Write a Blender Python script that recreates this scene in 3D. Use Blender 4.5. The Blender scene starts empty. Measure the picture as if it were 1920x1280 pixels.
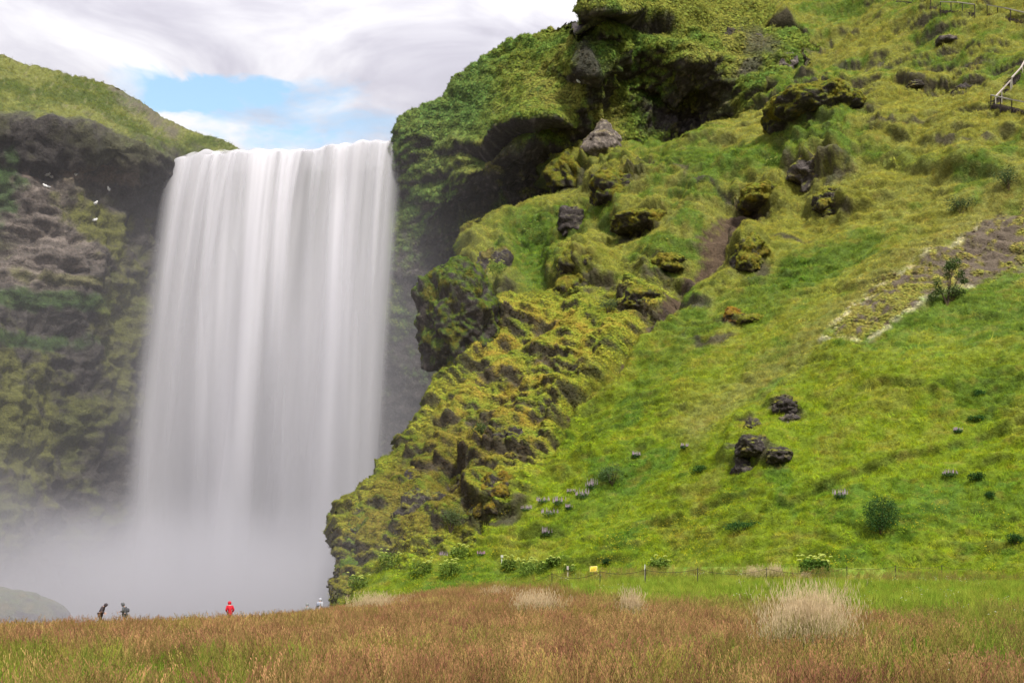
import bpy, bmesh, math, random
import numpy as np
from mathutils import Vector, Matrix

random.seed(7)
RNG = np.random.default_rng(7)
SC = bpy.context.scene
COL = SC.collection
R = math.radians

# ------------------------------------------------------------------ camera
F = 2400.0            # focal length in photo pixels (1920 wide)
HOR = 1090.0          # row of the horizon in the photo
EYE = 1.65
cam_d = bpy.data.cameras.new('camera'); cam = bpy.data.objects.new('camera', cam_d); COL.objects.link(cam)
cam.location = (0, 0, EYE); cam.rotation_euler = (R(90), 0, 0)
cam_d.lens = 36.0 * F / 1920.0; cam_d.sensor_width = 36.0
cam_d.shift_y = (HOR - 640.0) / 1920.0
cam_d.clip_start = 0.1; cam_d.clip_end = 5000
SC.camera = cam

# ------------------------------------------------------------------ world
SUN_EL, SUN_AZ = R(54), R(160)      # azimuth clockwise from +Y: high sun behind the camera
w = bpy.data.worlds.new('World'); SC.world = w; w.use_nodes = True
nt = w.node_tree; nt.nodes.clear()
def N(tree, kind, **kw):
    n = tree.nodes.new(kind)
    for k, v in kw.items():
        if k == 'inp':
            for i, val in v.items(): n.inputs[i].default_value = val
        else: setattr(n, k, v)
    return n
def build_world():
    L = nt.links.new
    out = N(nt, 'ShaderNodeOutputWorld')
    sky = N(nt, 'ShaderNodeTexSky', sky_type='NISHITA', sun_disc=False, sun_elevation=SUN_EL, sun_rotation=SUN_AZ)
    bg1 = N(nt, 'ShaderNodeBackground'); bg1.inputs[1].default_value = 0.13
    hsv = N(nt, 'ShaderNodeHueSaturation', inp={0: 0.48, 1: 0.9, 2: 1.5}); L(sky.outputs[0], hsv.inputs['Color']); L(hsv.outputs[0], bg1.inputs[0])
    tc = N(nt, 'ShaderNodeTexCoord')
    sep = N(nt, 'ShaderNodeSeparateXYZ'); L(tc.outputs['Generated'], sep.inputs[0])
    def M(op, a, b=None, c=None, clamp=False):
        m = N(nt, 'ShaderNodeMath', operation=op, use_clamp=clamp)
        for i, v in enumerate((a, b, c)):
            if v is None: continue
            if isinstance(v, (int, float)): m.inputs[i].default_value = v
            else: L(v, m.inputs[i])
        return m.outputs[0]
    z = M('MAXIMUM', sep.outputs[2], 0.02)
    # cloud deck seen in perspective
    zz = M('ADD', z, 0.12)
    cx = M('DIVIDE', sep.outputs[0], zz); cy = M('DIVIDE', sep.outputs[1], zz)
    cmb = N(nt, 'ShaderNodeCombineXYZ'); L(cx, cmb.inputs[0]); L(cy, cmb.inputs[1])
    def noise(scale, detail, rough, off, dist=0.0):
        mp = N(nt, 'ShaderNodeMapping'); mp.inputs['Location'].default_value = off
        L(cmb.outputs[0], mp.inputs[0])
        n = N(nt, 'ShaderNodeTexNoise'); L(mp.outputs[0], n.inputs['Vector'])
        n.inputs['Scale'].default_value = scale; n.inputs['Detail'].default_value = detail
        n.inputs['Roughness'].default_value = rough; n.inputs['Distortion'].default_value = dist
        return n.outputs[0]
    n1 = noise(1.7, 6, 0.55, (3.1, 1.7, 0), 0.4)
    n2 = noise(3.6, 7, 0.55, (9.4, 4.2, 2), 0.7)
    # gaps between the clouds: blue shows through a long rift low over the falls
    wob1 = noise(5.0, 5, 0.6, (2.2, 5.1, 1), 0.5); wob2 = noise(4.0, 5, 0.6, (7.2, 1.1, 4), 0.5)
    def gap(px, py, rx, ry, tilt):
        gx = (px - 960) / F; gz = (HOR - py) / F
        dx = M('SUBTRACT', M('DIVIDE', sep.outputs[0], M('MAXIMUM', sep.outputs[1], 0.05)), gx)
        dz = M('SUBTRACT', M('DIVIDE', sep.outputs[2], M('MAXIMUM', sep.outputs[1], 0.05)), gz)
        dz = M('ADD', M('ADD', dz, M('MULTIPLY', dx, tilt)), M('MULTIPLY', M('SUBTRACT', wob1, 0.5), 0.075)); dx = M('ADD', dx, M('MULTIPLY', M('SUBTRACT', wob2, 0.5), 0.16))
        q = M('ADD', M('POWER', M('ABSOLUTE', M('DIVIDE', dx, rx / F)), 2.0), M('POWER', M('ABSOLUTE', M('DIVIDE', dz, ry / F)), 2.0))
        return M('SUBTRACT', 1.0, q, clamp=True)
    g = M('ADD', gap(355, 172, 190, 58, 0.12), M('MULTIPLY', gap(550, 215, 330, 78, 0.10), 0.85))
    front = M('GREATER_THAN', sep.outputs[1], 0.0)
    g = M('MULTIPLY', g, front)
    fine = noise(7.5, 6, 0.6, (1.3, 7.7, 5), 0.9)
    cover = M('SUBTRACT', M('ADD', M('MULTIPLY', n1, 0.9), 0.42), M('MULTIPLY', g, M('ADD', M('MULTIPLY', fine, 1.5), 0.0)))
    mr = N(nt, 'ShaderNodeMapRange', interpolation_type='SMOOTHSTEP'); L(cover, mr.inputs[0])
    mr.inputs[1].default_value = 0.05; mr.inputs[2].default_value = 0.78
    # cloud radiance: overcast deck, brighter towards the zenith, thicker parts greyer
    lum = M('ADD', M('MULTIPLY', z, 1.6), 0.13)
    shade = N(nt, 'ShaderNodeMapRange'); L(n2, shade.inputs[0])
    shade.inputs[1].default_value = 0.35; shade.inputs[2].default_value = 0.62; shade.inputs[3].default_value = 0.78; shade.inputs[4].default_value = 1.20
    lum = M('MULTIPLY', lum, shade.outputs[0])
    cc = N(nt, 'ShaderNodeMix', data_type='RGBA'); L(M('MULTIPLY', M('SUBTRACT', shade.outputs[0], 0.82), 2.5, clamp=True), cc.inputs[0])
    cc.inputs[6].default_value = (0.91, 0.885, 1.0, 1); cc.inputs[7].default_value = (1, 0.99, 1.0, 1)
    bg2 = N(nt, 'ShaderNodeBackground'); L(cc.outputs[2], bg2.inputs[0]); L(lum, bg2.inputs[1])
    mx = N(nt, 'ShaderNodeMixShader'); L(mr.outputs[0], mx.inputs[0]); L(bg1.outputs[0], mx.inputs[1]); L(bg2.outputs[0], mx.inputs[2])
    L(mx.outputs[0], out.inputs[0])
build_world()

# ------------------------------------------------------------------ sun and exposure
sun_d = bpy.data.lights.new('sun', 'SUN'); sun_d.energy = 4.2; sun_d.angle = R(6); sun_d.color = (1.0, 0.95, 0.86)
sun = bpy.data.objects.new('sun', sun_d); COL.objects.link(sun)
sv = Vector((math.sin(SUN_AZ) * math.cos(SUN_EL), math.cos(SUN_AZ) * math.cos(SUN_EL), math.sin(SUN_EL)))
sun.rotation_euler = (-sv).to_track_quat('-Z', 'Y').to_euler(); sun.location = sv * 300
vs = SC.view_settings; vs.view_transform = 'Standard'; vs.look = 'None'; vs.gamma = 1; vs.exposure = 0.40; vs.use_curve_mapping = False
cy = SC.cycles
cy.max_bounces = 6; cy.diffuse_bounces = 2; cy.glossy_bounces = 1; cy.transmission_bounces = 3
cy.transparent_max_bounces = 14; cy.volume_bounces = 2; cy.use_denoising = True
cy.sample_clamp_indirect = 4.0; cy.use_adaptive_sampling = True; cy.adaptive_threshold = 0.02

# ------------------------------------------------------------------ helpers
def P(px, py, d):
    px = np.asarray(px, float); py = np.asarray(py, float); d = np.asarray(d, float)
    return np.stack([(px - 960) / F * d, d + 0 * px, EYE + (HOR - py) / F * d], -1)
def proj(p):
    return 960 + p[..., 0] / p[..., 1] * F, HOR - (p[..., 2] - EYE) / p[..., 1] * F
def sstep(a, b, x):
    t = np.clip((x - a) / (b - a), 0, 1); return t * t * (3 - 2 * t)

_perm = RNG.permutation(256); _perm = np.concatenate([_perm, _perm, _perm])
_g3 = np.array([[1,1,0],[-1,1,0],[1,-1,0],[-1,-1,0],[1,0,1],[-1,0,1],[1,0,-1],[-1,0,-1],[0,1,1],[0,-1,1],[0,1,-1],[0,-1,-1],[1,1,0],[-1,1,0],[0,-1,1],[0,-1,-1]], float)
def noise3(p):
    p = np.asarray(p, float); i = np.floor(p).astype(int); f = p - i; i &= 255
    u = f * f * f * (f * (f * 6 - 15) + 10); r = 0
    for dx in (0, 1):
        wx = u[:, 0] if dx else 1 - u[:, 0]
        for dy in (0, 1):
            wy = u[:, 1] if dy else 1 - u[:, 1]
            for dz in (0, 1):
                wz = u[:, 2] if dz else 1 - u[:, 2]
                h = _perm[_perm[_perm[i[:, 0] + dx] + i[:, 1] + dy] + i[:, 2] + dz] & 15
                g = _g3[h]
                r = r + wx * wy * wz * (g[:, 0] * (f[:, 0] - dx) + g[:, 1] * (f[:, 1] - dy) + g[:, 2] * (f[:, 2] - dz))
    return r
def fbm(p, freq=1.0, octv=4, gain=0.5, off=0.0):
    a = 1.0; s = 0; p = np.asarray(p) * freq + off
    for k in range(octv):
        s = s + a * noise3(p); p = p * 2.03 + 17.3; a *= gain
    return s
def ridged(p, freq=1.0, octv=4, off=0.0):
    a = 1.0; s = 0; p = np.asarray(p) * freq + off
    for k in range(octv):
        s = s + a * (1 - 2.2 * np.abs(noise3(p))); p = p * 2.07 + 11.1; a *= 0.5
    return s
def lerp(c, k, w_): return c * (1 - w_[:, None]) + np.array(k) * w_[:, None]
def sd_line(x, y, pts):
    d = np.full(x.shape, 1e9)
    for (ax, ay), (bx, by) in zip(pts[:-1], pts[1:]):
        vx, vy = bx - ax, by - ay; t = np.clip(((x - ax) * vx + (y - ay) * vy) / (vx * vx + vy * vy + 1e-9), 0, 1)
        d = np.minimum(d, np.hypot(x - ax - t * vx, y - ay - t * vy))
    return d
def in_poly(x, y, poly):
    c = np.zeros(x.shape, bool); n = len(poly)
    for k in range(n):
        (ax, ay), (bx, by) = poly[k], poly[(k + 1) % n]
        if ay == by: continue
        c ^= ((ay > y) != (by > y)) & (x < (bx - ax) * (y - ay) / (by - ay) + ax)
    return c
def sd_poly(x, y, poly):      # negative inside
    d = sd_line(x, y, list(poly) + [poly[0]])
    return np.where(in_poly(x, y, poly), -d, d)
def ell(x, y, cx, cy, rx, ry, ang=0):
    c, s = math.cos(R(ang)), math.sin(R(ang)); dx = x - cx; dy = y - cy
    return np.hypot((dx * c + dy * s) / rx, (-dx * s + dy * c) / ry)
def tps(ctrl):
    c = np.array(ctrl, float); X = c[:, :2] / 400.0; v = 1.0 / c[:, 2]; n = len(c)
    def U(r): return np.where(r > 1e-9, r * r * np.log(r + 1e-12), 0)
    K = U(np.linalg.norm(X[:, None] - X[None], axis=-1)) + np.eye(n) * 1e-4
    A = np.zeros((n + 3, n + 3)); A[:n, :n] = K; A[:n, n] = 1; A[:n, n + 1:] = X; A[n, :n] = 1; A[n + 1:, :n] = X.T
    sol = np.linalg.solve(A, np.concatenate([v, np.zeros(3)]))
    def f(px, py):
        q = np.stack([np.ravel(px), np.ravel(py)], -1) / 400.0; out = sol[n] + q @ sol[n + 1:]
        for k in range(n): out = out + sol[k] * U(np.linalg.norm(q - X[k], axis=-1))
        return (1.0 / out).reshape(np.shape(px))
    return f
def np_mesh(name, V, Fc, smooth=True, attrs=None):
    me = bpy.data.meshes.new(name); V = np.asarray(V, np.float32); Fc = np.asarray(Fc, np.int32)
    k = Fc.shape[1]
    me.vertices.add(len(V)); me.vertices.foreach_set('co', V.ravel())
    me.loops.add(Fc.size); me.loops.foreach_set('vertex_index', Fc.ravel())
    me.polygons.add(len(Fc)); me.polygons.foreach_set('loop_start', np.arange(len(Fc), dtype=np.int32) * k)
    me.update(calc_edges=True)
    me.polygons.foreach_set('use_smooth', np.full(len(Fc), smooth))
    for nm, a in (attrs or {}).items(): add_attr(me, nm, a)
    me.validate(); return me
def add_attr(me, nm, a):
    a = np.asarray(a, np.float32)
    if a.ndim == 1:
        at = me.attributes.new(nm, 'FLOAT', 'POINT'); at.data.foreach_set('value', a)
    else:
        at = me.attributes.new(nm, 'FLOAT_COLOR', 'POINT')
        at.data.foreach_set('color', np.concatenate([a, np.ones((len(a), 1), np.float32)], 1).ravel())
def vnormals(V, Fc):
    V = np.asarray(V); n = np.zeros_like(V)
    a, b, c = V[Fc[:, 0]], V[Fc[:, 1]], V[Fc[:, 2]]
    fn = np.cross(b - a, c - a)
    if Fc.shape[1] == 4:
        d = V[Fc[:, 3]]; fn = np.cross(c - a, d - b)
    for k in range(Fc.shape[1]): np.add.at(n, Fc[:, k], fn)
    return n / (np.linalg.norm(n, axis=1, keepdims=True) + 1e-12)
def link(name, me, mat=None, parent=None, **props):
    o = bpy.data.objects.new(name, me); COL.objects.link(o)
    if mat is not None:
        for m in (mat if isinstance(mat, (list, tuple)) else [mat]): me.materials.append(m)
    if parent is not None: o.parent = parent
    for k, v in props.items(): o[k] = v
    return o
def empty(name, loc, rz=0.0, **props):
    o = bpy.data.objects.new(name, None); COL.objects.link(o); o.location = loc; o.rotation_euler = (0, 0, rz)
    o.empty_display_size = 0.2
    for k, v in props.items(): o[k] = v
    return o

# ------------------------------------------------------------------ materials
def mat_new(name):
    m = bpy.data.materials.new(name); m.use_nodes = True; t = m.node_tree; t.nodes.clear()
    return m, t, t.links.new
def mat_plain(name, col, rough=0.8, spec=0.2, var=0.25, scale=6.0, bump=0.0, transl=0.0):
    m, t, L = mat_new(name)
    out = N(t, 'ShaderNodeOutputMaterial'); b = N(t, 'ShaderNodeBsdfPrincipled')
    b.inputs['Roughness'].default_value = rough; b.inputs['Specular IOR Level'].default_value = spec
    tc = N(t, 'ShaderNodeTexCoord'); n = N(t, 'ShaderNodeTexNoise'); n.inputs['Scale'].default_value = scale; n.inputs['Detail'].default_value = 5
    L(tc.outputs['Object'], n.inputs['Vector'])
    mr = N(t, 'ShaderNodeMapRange'); L(n.outputs[0], mr.inputs[0])
    mr.inputs[1].default_value = 0.25; mr.inputs[2].default_value = 0.75; mr.inputs[3].default_value = 1 - var; mr.inputs[4].default_value = 1 + var
    mx = N(t, 'ShaderNodeMix', data_type='RGBA', blend_type='MULTIPLY'); mx.inputs[0].default_value = 1; mx.inputs[6].default_value = (*col, 1)
    L(mr.outputs[0], mx.inputs[7]); L(mx.outputs[2], b.inputs['Base Color'])
    if bump:
        bp = N(t, 'ShaderNodeBump'); bp.inputs['Strength'].default_value = bump; bp.inputs['Distance'].default_value = 0.05
        L(n.outputs[0], bp.inputs['Height']); L(bp.outputs[0], b.inputs['Normal'])
    sh = b.outputs[0]
    if transl:
        tr = N(t, 'ShaderNodeBsdfTranslucent'); L(mx.outputs[2], tr.inputs[0])
        ms = N(t, 'ShaderNodeMixShader'); ms.inputs[0].default_value = transl; L(sh, ms.inputs[1]); L(tr.outputs[0], ms.inputs[2]); sh = ms.outputs[0]
    L(sh, out.inputs[0]); return m
def mat_terrain(name, bumpd=0.25, scales=(1.2, 5.0), var=0.35):
    """albedo comes from the 'col' attribute (grass, moss, soil, rock), broken up by fine grain"""
    m, t, L = mat_new(name)
    out = N(t, 'ShaderNodeOutputMaterial'); b = N(t, 'ShaderNodeBsdfPrincipled')
    b.inputs['Roughness'].default_value = 0.9; b.inputs['Specular IOR Level'].default_value = 0.12
    at = N(t, 'ShaderNodeAttribute', attribute_name='col')
    g = N(t, 'ShaderNodeNewGeometry')
    n1 = N(t, 'ShaderNodeTexNoise'); n1.inputs['Scale'].default_value = scales[0]; n1.inputs['Detail'].default_value = 4; n1.inputs['Roughness'].default_value = 0.68
    n2 = N(t, 'ShaderNodeTexNoise'); n2.inputs['Scale'].default_value = scales[1]; n2.inputs['Detail'].default_value = 3; n2.inputs['Roughness'].default_value = 0.7
    L(g.outputs['Position'], n1.inputs['Vector']); L(g.outputs['Position'], n2.inputs['Vector'])
    mr = N(t, 'ShaderNodeMapRange'); L(n2.outputs[0], mr.inputs[0])
    mr.inputs[1].default_value = 0.3; mr.inputs[2].default_value = 0.7; mr.inputs[3].default_value = 1 - var; mr.inputs[4].default_value = 1 + var
    mx = N(t, 'ShaderNodeMix', data_type='RGBA', blend_type='MULTIPLY'); mx.inputs[0].default_value = 1
    L(at.outputs['Color'], mx.inputs[6]); L(mr.outputs[0], mx.inputs[7]); L(mx.outputs[2], b.inputs['Base Color'])
    add = N(t, 'ShaderNodeMath', operation='ADD'); L(n1.outputs[0], add.inputs[0])
    mu = N(t, 'ShaderNodeMath', operation='MULTIPLY'); L(n2.outputs[0], mu.inputs[0]); mu.inputs[1].default_value = 0.45; L(mu.outputs[0], add.inputs[1])
    bp = N(t, 'ShaderNodeBump'); bp.inputs['Strength'].default_value = 0.9; bp.inputs['Distance'].default_value = bumpd
    L(add.outputs[0], bp.inputs['Height']); L(bp.outputs[0], b.inputs['Normal'])
    L(b.outputs[0], out.inputs[0]); return m
def mat_blade(name, mul=(1, 1, 1), transl=0.35, var=0.42, own=None):
    """leaf material; colour of the sward under each plant, or its own"""
    m, t, L = mat_new(name)
    out = N(t, 'ShaderNodeOutputMaterial')
    oi = N(t, 'ShaderNodeObjectInfo')
    mr = N(t, 'ShaderNodeMapRange'); L(oi.outputs['Random'], mr.inputs[0]); mr.inputs[3].default_value = 1 - var; mr.inputs[4].default_value = 1 + var
    hs = N(t, 'ShaderNodeHueSaturation')
    if own is None:
        at = N(t, 'ShaderNodeAttribute', attribute_type='INSTANCER', attribute_name='col'); L(at.outputs['Color'], hs.inputs['Color'])
    else: hs.inputs['Color'].default_value = (*own, 1)
    L(mr.outputs[0], hs.inputs['Value'])
    mh = N(t, 'ShaderNodeMapRange'); wn = N(t, 'ShaderNodeTexWhiteNoise', noise_dimensions='1D'); L(oi.outputs['Random'], wn.inputs['W'])
    L(wn.outputs[0], mh.inputs[0]); mh.inputs[3].default_value = 0.475; mh.inputs[4].default_value = 0.52; L(mh.outputs[0], hs.inputs['Hue'])
    mx = N(t, 'ShaderNodeMix', data_type='RGBA', blend_type='MULTIPLY'); mx.inputs[0].default_value = 1
    L(hs.outputs[0], mx.inputs[6]); mx.inputs[7].default_value = (*mul, 1)
    d = N(t, 'ShaderNodeBsdfDiffuse'); tr = N(t, 'ShaderNodeBsdfTranslucent'); L(mx.outputs[2], d.inputs[0]); L(mx.outputs[2], tr.inputs[0])
    if own is None:          # leaves take their light as the sward they belong to does
        an = N(t, 'ShaderNodeAttribute', attribute_type='INSTANCER', attribute_name='nv'); g = N(t, 'ShaderNodeNewGeometry')
        ma = N(t, 'ShaderNodeVectorMath', operation='MULTIPLY_ADD'); L(an.outputs['Color'], ma.inputs[0]); ma.inputs[1].default_value = (4, 4, 4); ma.inputs[2].default_value = (-2, -2, -2)
        ad = N(t, 'ShaderNodeVectorMath', operation='ADD'); L(ma.outputs[0], ad.inputs[0]); L(g.outputs['Normal'], ad.inputs[1])
        no = N(t, 'ShaderNodeVectorMath', operation='NORMALIZE'); L(ad.outputs[0], no.inputs[0]); L(no.outputs[0], d.inputs['Normal'])
    ms = N(t, 'ShaderNodeMixShader'); ms.inputs[0].default_value = transl; L(d.outputs[0], ms.inputs[1]); L(tr.outputs[0], ms.inputs[2])
    L(ms.outputs[0], out.inputs[0]); return m
M_HILL = mat_terrain('turf_and_rock'); M_CLIFF = mat_terrain('mossy_cliff', 0.5, (0.7, 3.2), 0.4); M_ROCK = mat_terrain('mossy_basalt', 0.3, (1.6, 7.0), 0.4)
M_FIELD = mat_terrain('meadow_soil', 0.05, (3.0, 14.0), 0.3)
M_BLADE = mat_blade('grass_blade', (1.5, 1.4, 1.3), 0.3, 0.5); M_MOSS = mat_blade('moss_tuft', (1.35, 1.32, 1.2), 0.15, 0.25)

# ------------------------------------------------------------------ ground
def gz(x, y):
    x = np.asarray(x, float); y = np.asarray(y, float)
    Rr = np.interp(y, [0, 25, 70, 76, 140, 400], [0, 0, 1.7, 1.95, 2.4, 3])
    Ll = np.interp(y, [0, 25, 42, 62, 90, 112, 400], [0, 0, -0.68, -1.5, -1.45, -2.3, -2.3])
    wgt = sstep(-20, 8, x)
    p = np.stack([x, y, 0 * x], -1).reshape(-1, 3)
    n = (fbm(p, 0.11, 3) * 0.16 + fbm(p, 0.6, 2) * 0.05).reshape(x.shape)
    bank = 0.55 * np.exp(-((y - (74.5 - 0.30 * (x - 18))) / 1.6) ** 2) * sstep(6, 10, x) * (1 - sstep(20, 26, x))   # low bank along the toe
    return Ll * (1 - wgt) + Rr * wgt + n * sstep(3, 14, y) + bank
def build_ground():
    ys = np.concatenate([np.linspace(-60, 10, 12), np.linspace(11, 80, 190), np.linspace(81, 130, 60), np.linspace(140, 3000, 40)])
    us = np.linspace(-1, 1, 260)
    Y, Uu = np.meshgrid(ys, us, indexing='ij')
    half = np.where(Y < 10, 40 + 0 * Y, 40 + (np.maximum(Y, 10) - 10) * 0.62)
    X = Uu * half; Z = gz(X, Y)
    far = sstep(130, 260, Y); Z = Z * (1 - far) + far * -3.0
    V = np.stack([X, Y, Z], -1).reshape(-1, 3); ny, nx = X.shape
    i = np.arange(ny * nx).reshape(ny, nx)
    Fc = np.stack([i[:-1, :-1], i[:-1, 1:], i[1:, 1:], i[1:, :-1]], -1).reshape(-1, 4)
    x, y = V[:, 0], V[:, 1]; px, py = proj(np.stack([x, np.maximum(y, 1), V[:, 2]], -1))
    n = fbm(V, 0.25, 4); n2 = fbm(V, 1.3, 3, off=31)
    # fescue (russet) against green sward: depends on where on the meadow one stands
    edge = np.interp(x / np.maximum(y, 1), [-0.42, -0.15, -0.02, 0.06, 0.2, 0.4], [140, 100, 72, 45, 36, 33])
    russet = 1 - sstep(-4, 4, y - edge + n * 7)
    green_near = np.zeros_like(x)
    for (ax, ay, r_) in ((-8.0, 18.0, 3.2), (-5.4, 18.6, 1.8), (-4.4, 17.6, 1.6), (-9.6, 21.0, 2.2), (5.4, 18.5, 1.3), (7.4, 19.0, 1.8), (8.8, 20.5, 1.5), (3.0, 18.0, 1.0), (6.6, 25.0, 1.6), (8.8, 24.5, 1.8), (2.9, 22.8, 1.3), (12.0, 29.5, 2.6), (-1.4, 23.0, 1.0)):
        green_near = np.maximum(green_near, 1 - sstep(0.5, 1.2, np.hypot(x - ax, (y - ay) * 0.8) / r_ + n2 * 0.35))
    strip = np.exp(-((y - (70.5 - 0.30 * (x - 18))) / 1.3) ** 2) * sstep(-6, 6, x)     # russet strip along the rope fence
    russet = np.clip(np.maximum(russet * (1 - 0.95 * green_near), strip * 0.75), 0, 1)
    br = np.array([0.215, 0.132, 0.058]); gr = np.array([0.105, 0.19, 0.016]); yg = np.array([0.16, 0.17, 0.03])
    brv = np.zeros((len(x), 3)) + br; brv = lerp(brv, (0.27, 0.185, 0.075), sstep(-0.05, 0.5, n2 + 0.4 * n)); brv = lerp(brv, (0.17, 0.165, 0.03), sstep(0.1, 0.55, fbm(V, 0.7, 3, off=55) - 0.3 * n) * 0.8); brv = lerp(brv, (0.195, 0.098, 0.058), sstep(0.1, 0.5, fbm(V, 0.5, 3, off=65)) * 0.7)
    c = russet[:, None] * brv + (1 - russet[:, None]) * (gr + (yg - gr) * np.clip(0.4 + n2 * 0.9, 0, 1)[:, None])
    c = c * (1 + 0.35 * n2[:, None])
    gravel = sstep(95, 105, y) * (1 - sstep(-14, 0, x)); c = c * (1 - gravel[:, None]) + gravel[:, None] * np.array([0.10, 0.095, 0.09])
    inwedge = (np.abs(x) < 0.47 * y + 3) & (y > 15)
    vis = inwedge & ((y < 66) | (x > -16))& (y < 84)
    dens_r = russet * vis; dens_g = (1 - russet) * vis
    me = np_mesh('ground', V, Fc, True, {'col': c, 'dens_r': dens_r, 'dens_g': dens_g})
    link('ground', me, M_FIELD, kind='structure')
    keep = vis[Fc].any(1)
    return V, Fc[keep], c, dens_r, dens_g
GROUND = build_ground()

# ------------------------------------------------------------------ relief terrain
def relief(poly, dfun, step, hfun, colfun, back=(0.8, 2.5, 6, 14, 30), backdir=(0.12, 1, -0.02), nfix=None):
    xs = np.array([p[0] for p in poly]); ys = np.array([p[1] for p in poly])
    gx = np.arange(xs.min() - step, xs.max() + step * 2, step); gy = np.arange(ys.min() - step, ys.max() + step * 2, step)
    X, Y = np.meshgrid(gx, gy); cxm = X[:-1, :-1] + step / 2; cym = Y[:-1, :-1] + step / 2
    m = in_poly(cxm, cym, poly)
    i = np.arange(X.size).reshape(X.shape)
    q = np.stack([i[1:, :-1], i[1:, 1:], i[:-1, 1:], i[:-1, :-1]], -1)[m]          # facing the camera
    used = np.unique(q); remap = np.full(X.size, -1); remap[used] = np.arange(len(used)); Fc = remap[q]
    PX, PY = X.ravel()[used], Y.ravel()[used]
    V = P(PX, PY, dfun(PX, PY))
    # boundary edges, pushed back so the body has thickness
    e = np.concatenate([Fc[:, [0, 1]], Fc[:, [1, 2]], Fc[:, [2, 3]], Fc[:, [3, 0]]])
    key = np.sort(e, 1); k1 = key[:, 0].astype(np.int64) * len(V) + key[:, 1]
    _, inv, cnt = np.unique(k1, return_inverse=True, return_counts=True); be = e[cnt[inv] == 1]
    bv = np.unique(be); bm = {int(b): k for k, b in enumerate(bv)}
    allV = [V]; allF = [Fc]; prev = bv.copy(); nb = len(bv); base = len(V); PXs = [PX]; PYs = [PY]
    bd = np.array(backdir, float)
    bi = np.array([[bm[int(a)], bm[int(b)]] for a, b in be])
    previ = bv
    for r_, s in enumerate(back):
        nv = V[bv] + bd * s
        allV.append(nv); idx = base + np.arange(nb); PXs.append(PX[bv]); PYs.append(PY[bv])
        allF.append(np.stack([previ[bi[:, 1]], previ[bi[:, 0]], idx[bi[:, 0]], idx[bi[:, 1]]], -1)); previ = idx; base += nb
    V0 = np.concatenate(allV); Fc = np.concatenate(allF); px = np.concatenate(PXs); py = np.concatenate(PYs)
    isback = np.zeros(len(V0)); isback[len(V):] = 1
    nrm = vnormals(V0, Fc)
    if nfix is not None:
        nrm = nrm * 0.35 + np.array(nfix) * 0.65; nrm /= np.linalg.norm(nrm, axis=1, keepdims=True)
    h, hv = hfun(px, py, V0)
    V1 = V0 + nrm * h[:, None] + hv
    n2 = vnormals(V1, Fc)
    c, extra = colfun(px, py, V1, n2, h)
    return V1, Fc, n2, c, extra, isback

# plane of the near hillside: rises to the right and away from its toe
T_SL = 0.9
def d_plane(px, py):
    a = (np.asarray(px, float) - 960) / F; b = (HOR - np.asarray(py, float)) / F
    return 65.7 / np.maximum(T_SL * (0.58 * a + 0.81) - b, 0.2)
NPL = np.array([-0.388, -0.542, 0.745])
UH = np.array([0.81, -0.58, 0.0])             # along the contour
UV_ = np.cross(NPL, UH) * -1; UV_ = UV_ if UV_[2] > 0 else -UV_

POLY_A = [(596, 1190), (600, 1128), (610, 1090), (626, 1058), (640, 1005), (632, 985), (650, 965), (668, 946), (683, 950), (684, 975), (687, 930), (700, 892), (722, 850),
          (745, 836), (770, 795), (812, 748), (832, 716), (824, 690), (846, 650), (858, 590), (862, 540), (868, 502), (885, 488), (892, 455), (915, 440), (950, 410), (1000, 378), (1035, 352),
          (1032, 320), (1045, 288), (1078, 268), (1130, 284), (1180, 290), (1300, 287), (1335, 262), (1400, 218), (1440, 190), (1466, 150), (1500, 118), (1486, 60), (1440, 10), (1400, -40), (1390, -120),
          (2160, -120), (2160, 1190)]
ca = []
for px in (560, 700, 850, 1000, 1150, 1300, 1450, 1600, 1750, 1920, 2160):
    for py in (1180, 1060, 900, 750, 600, 450, 300, 150, 0, -120):
        if (px < 850 and py < 600) or (px < 1000 and py < 400) or (px < 1300 and py < 250) or (px < 1450 and py < 140): continue
        ca.append((px, py, float(d_plane(px, py))))
D_A = tps(ca)

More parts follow.
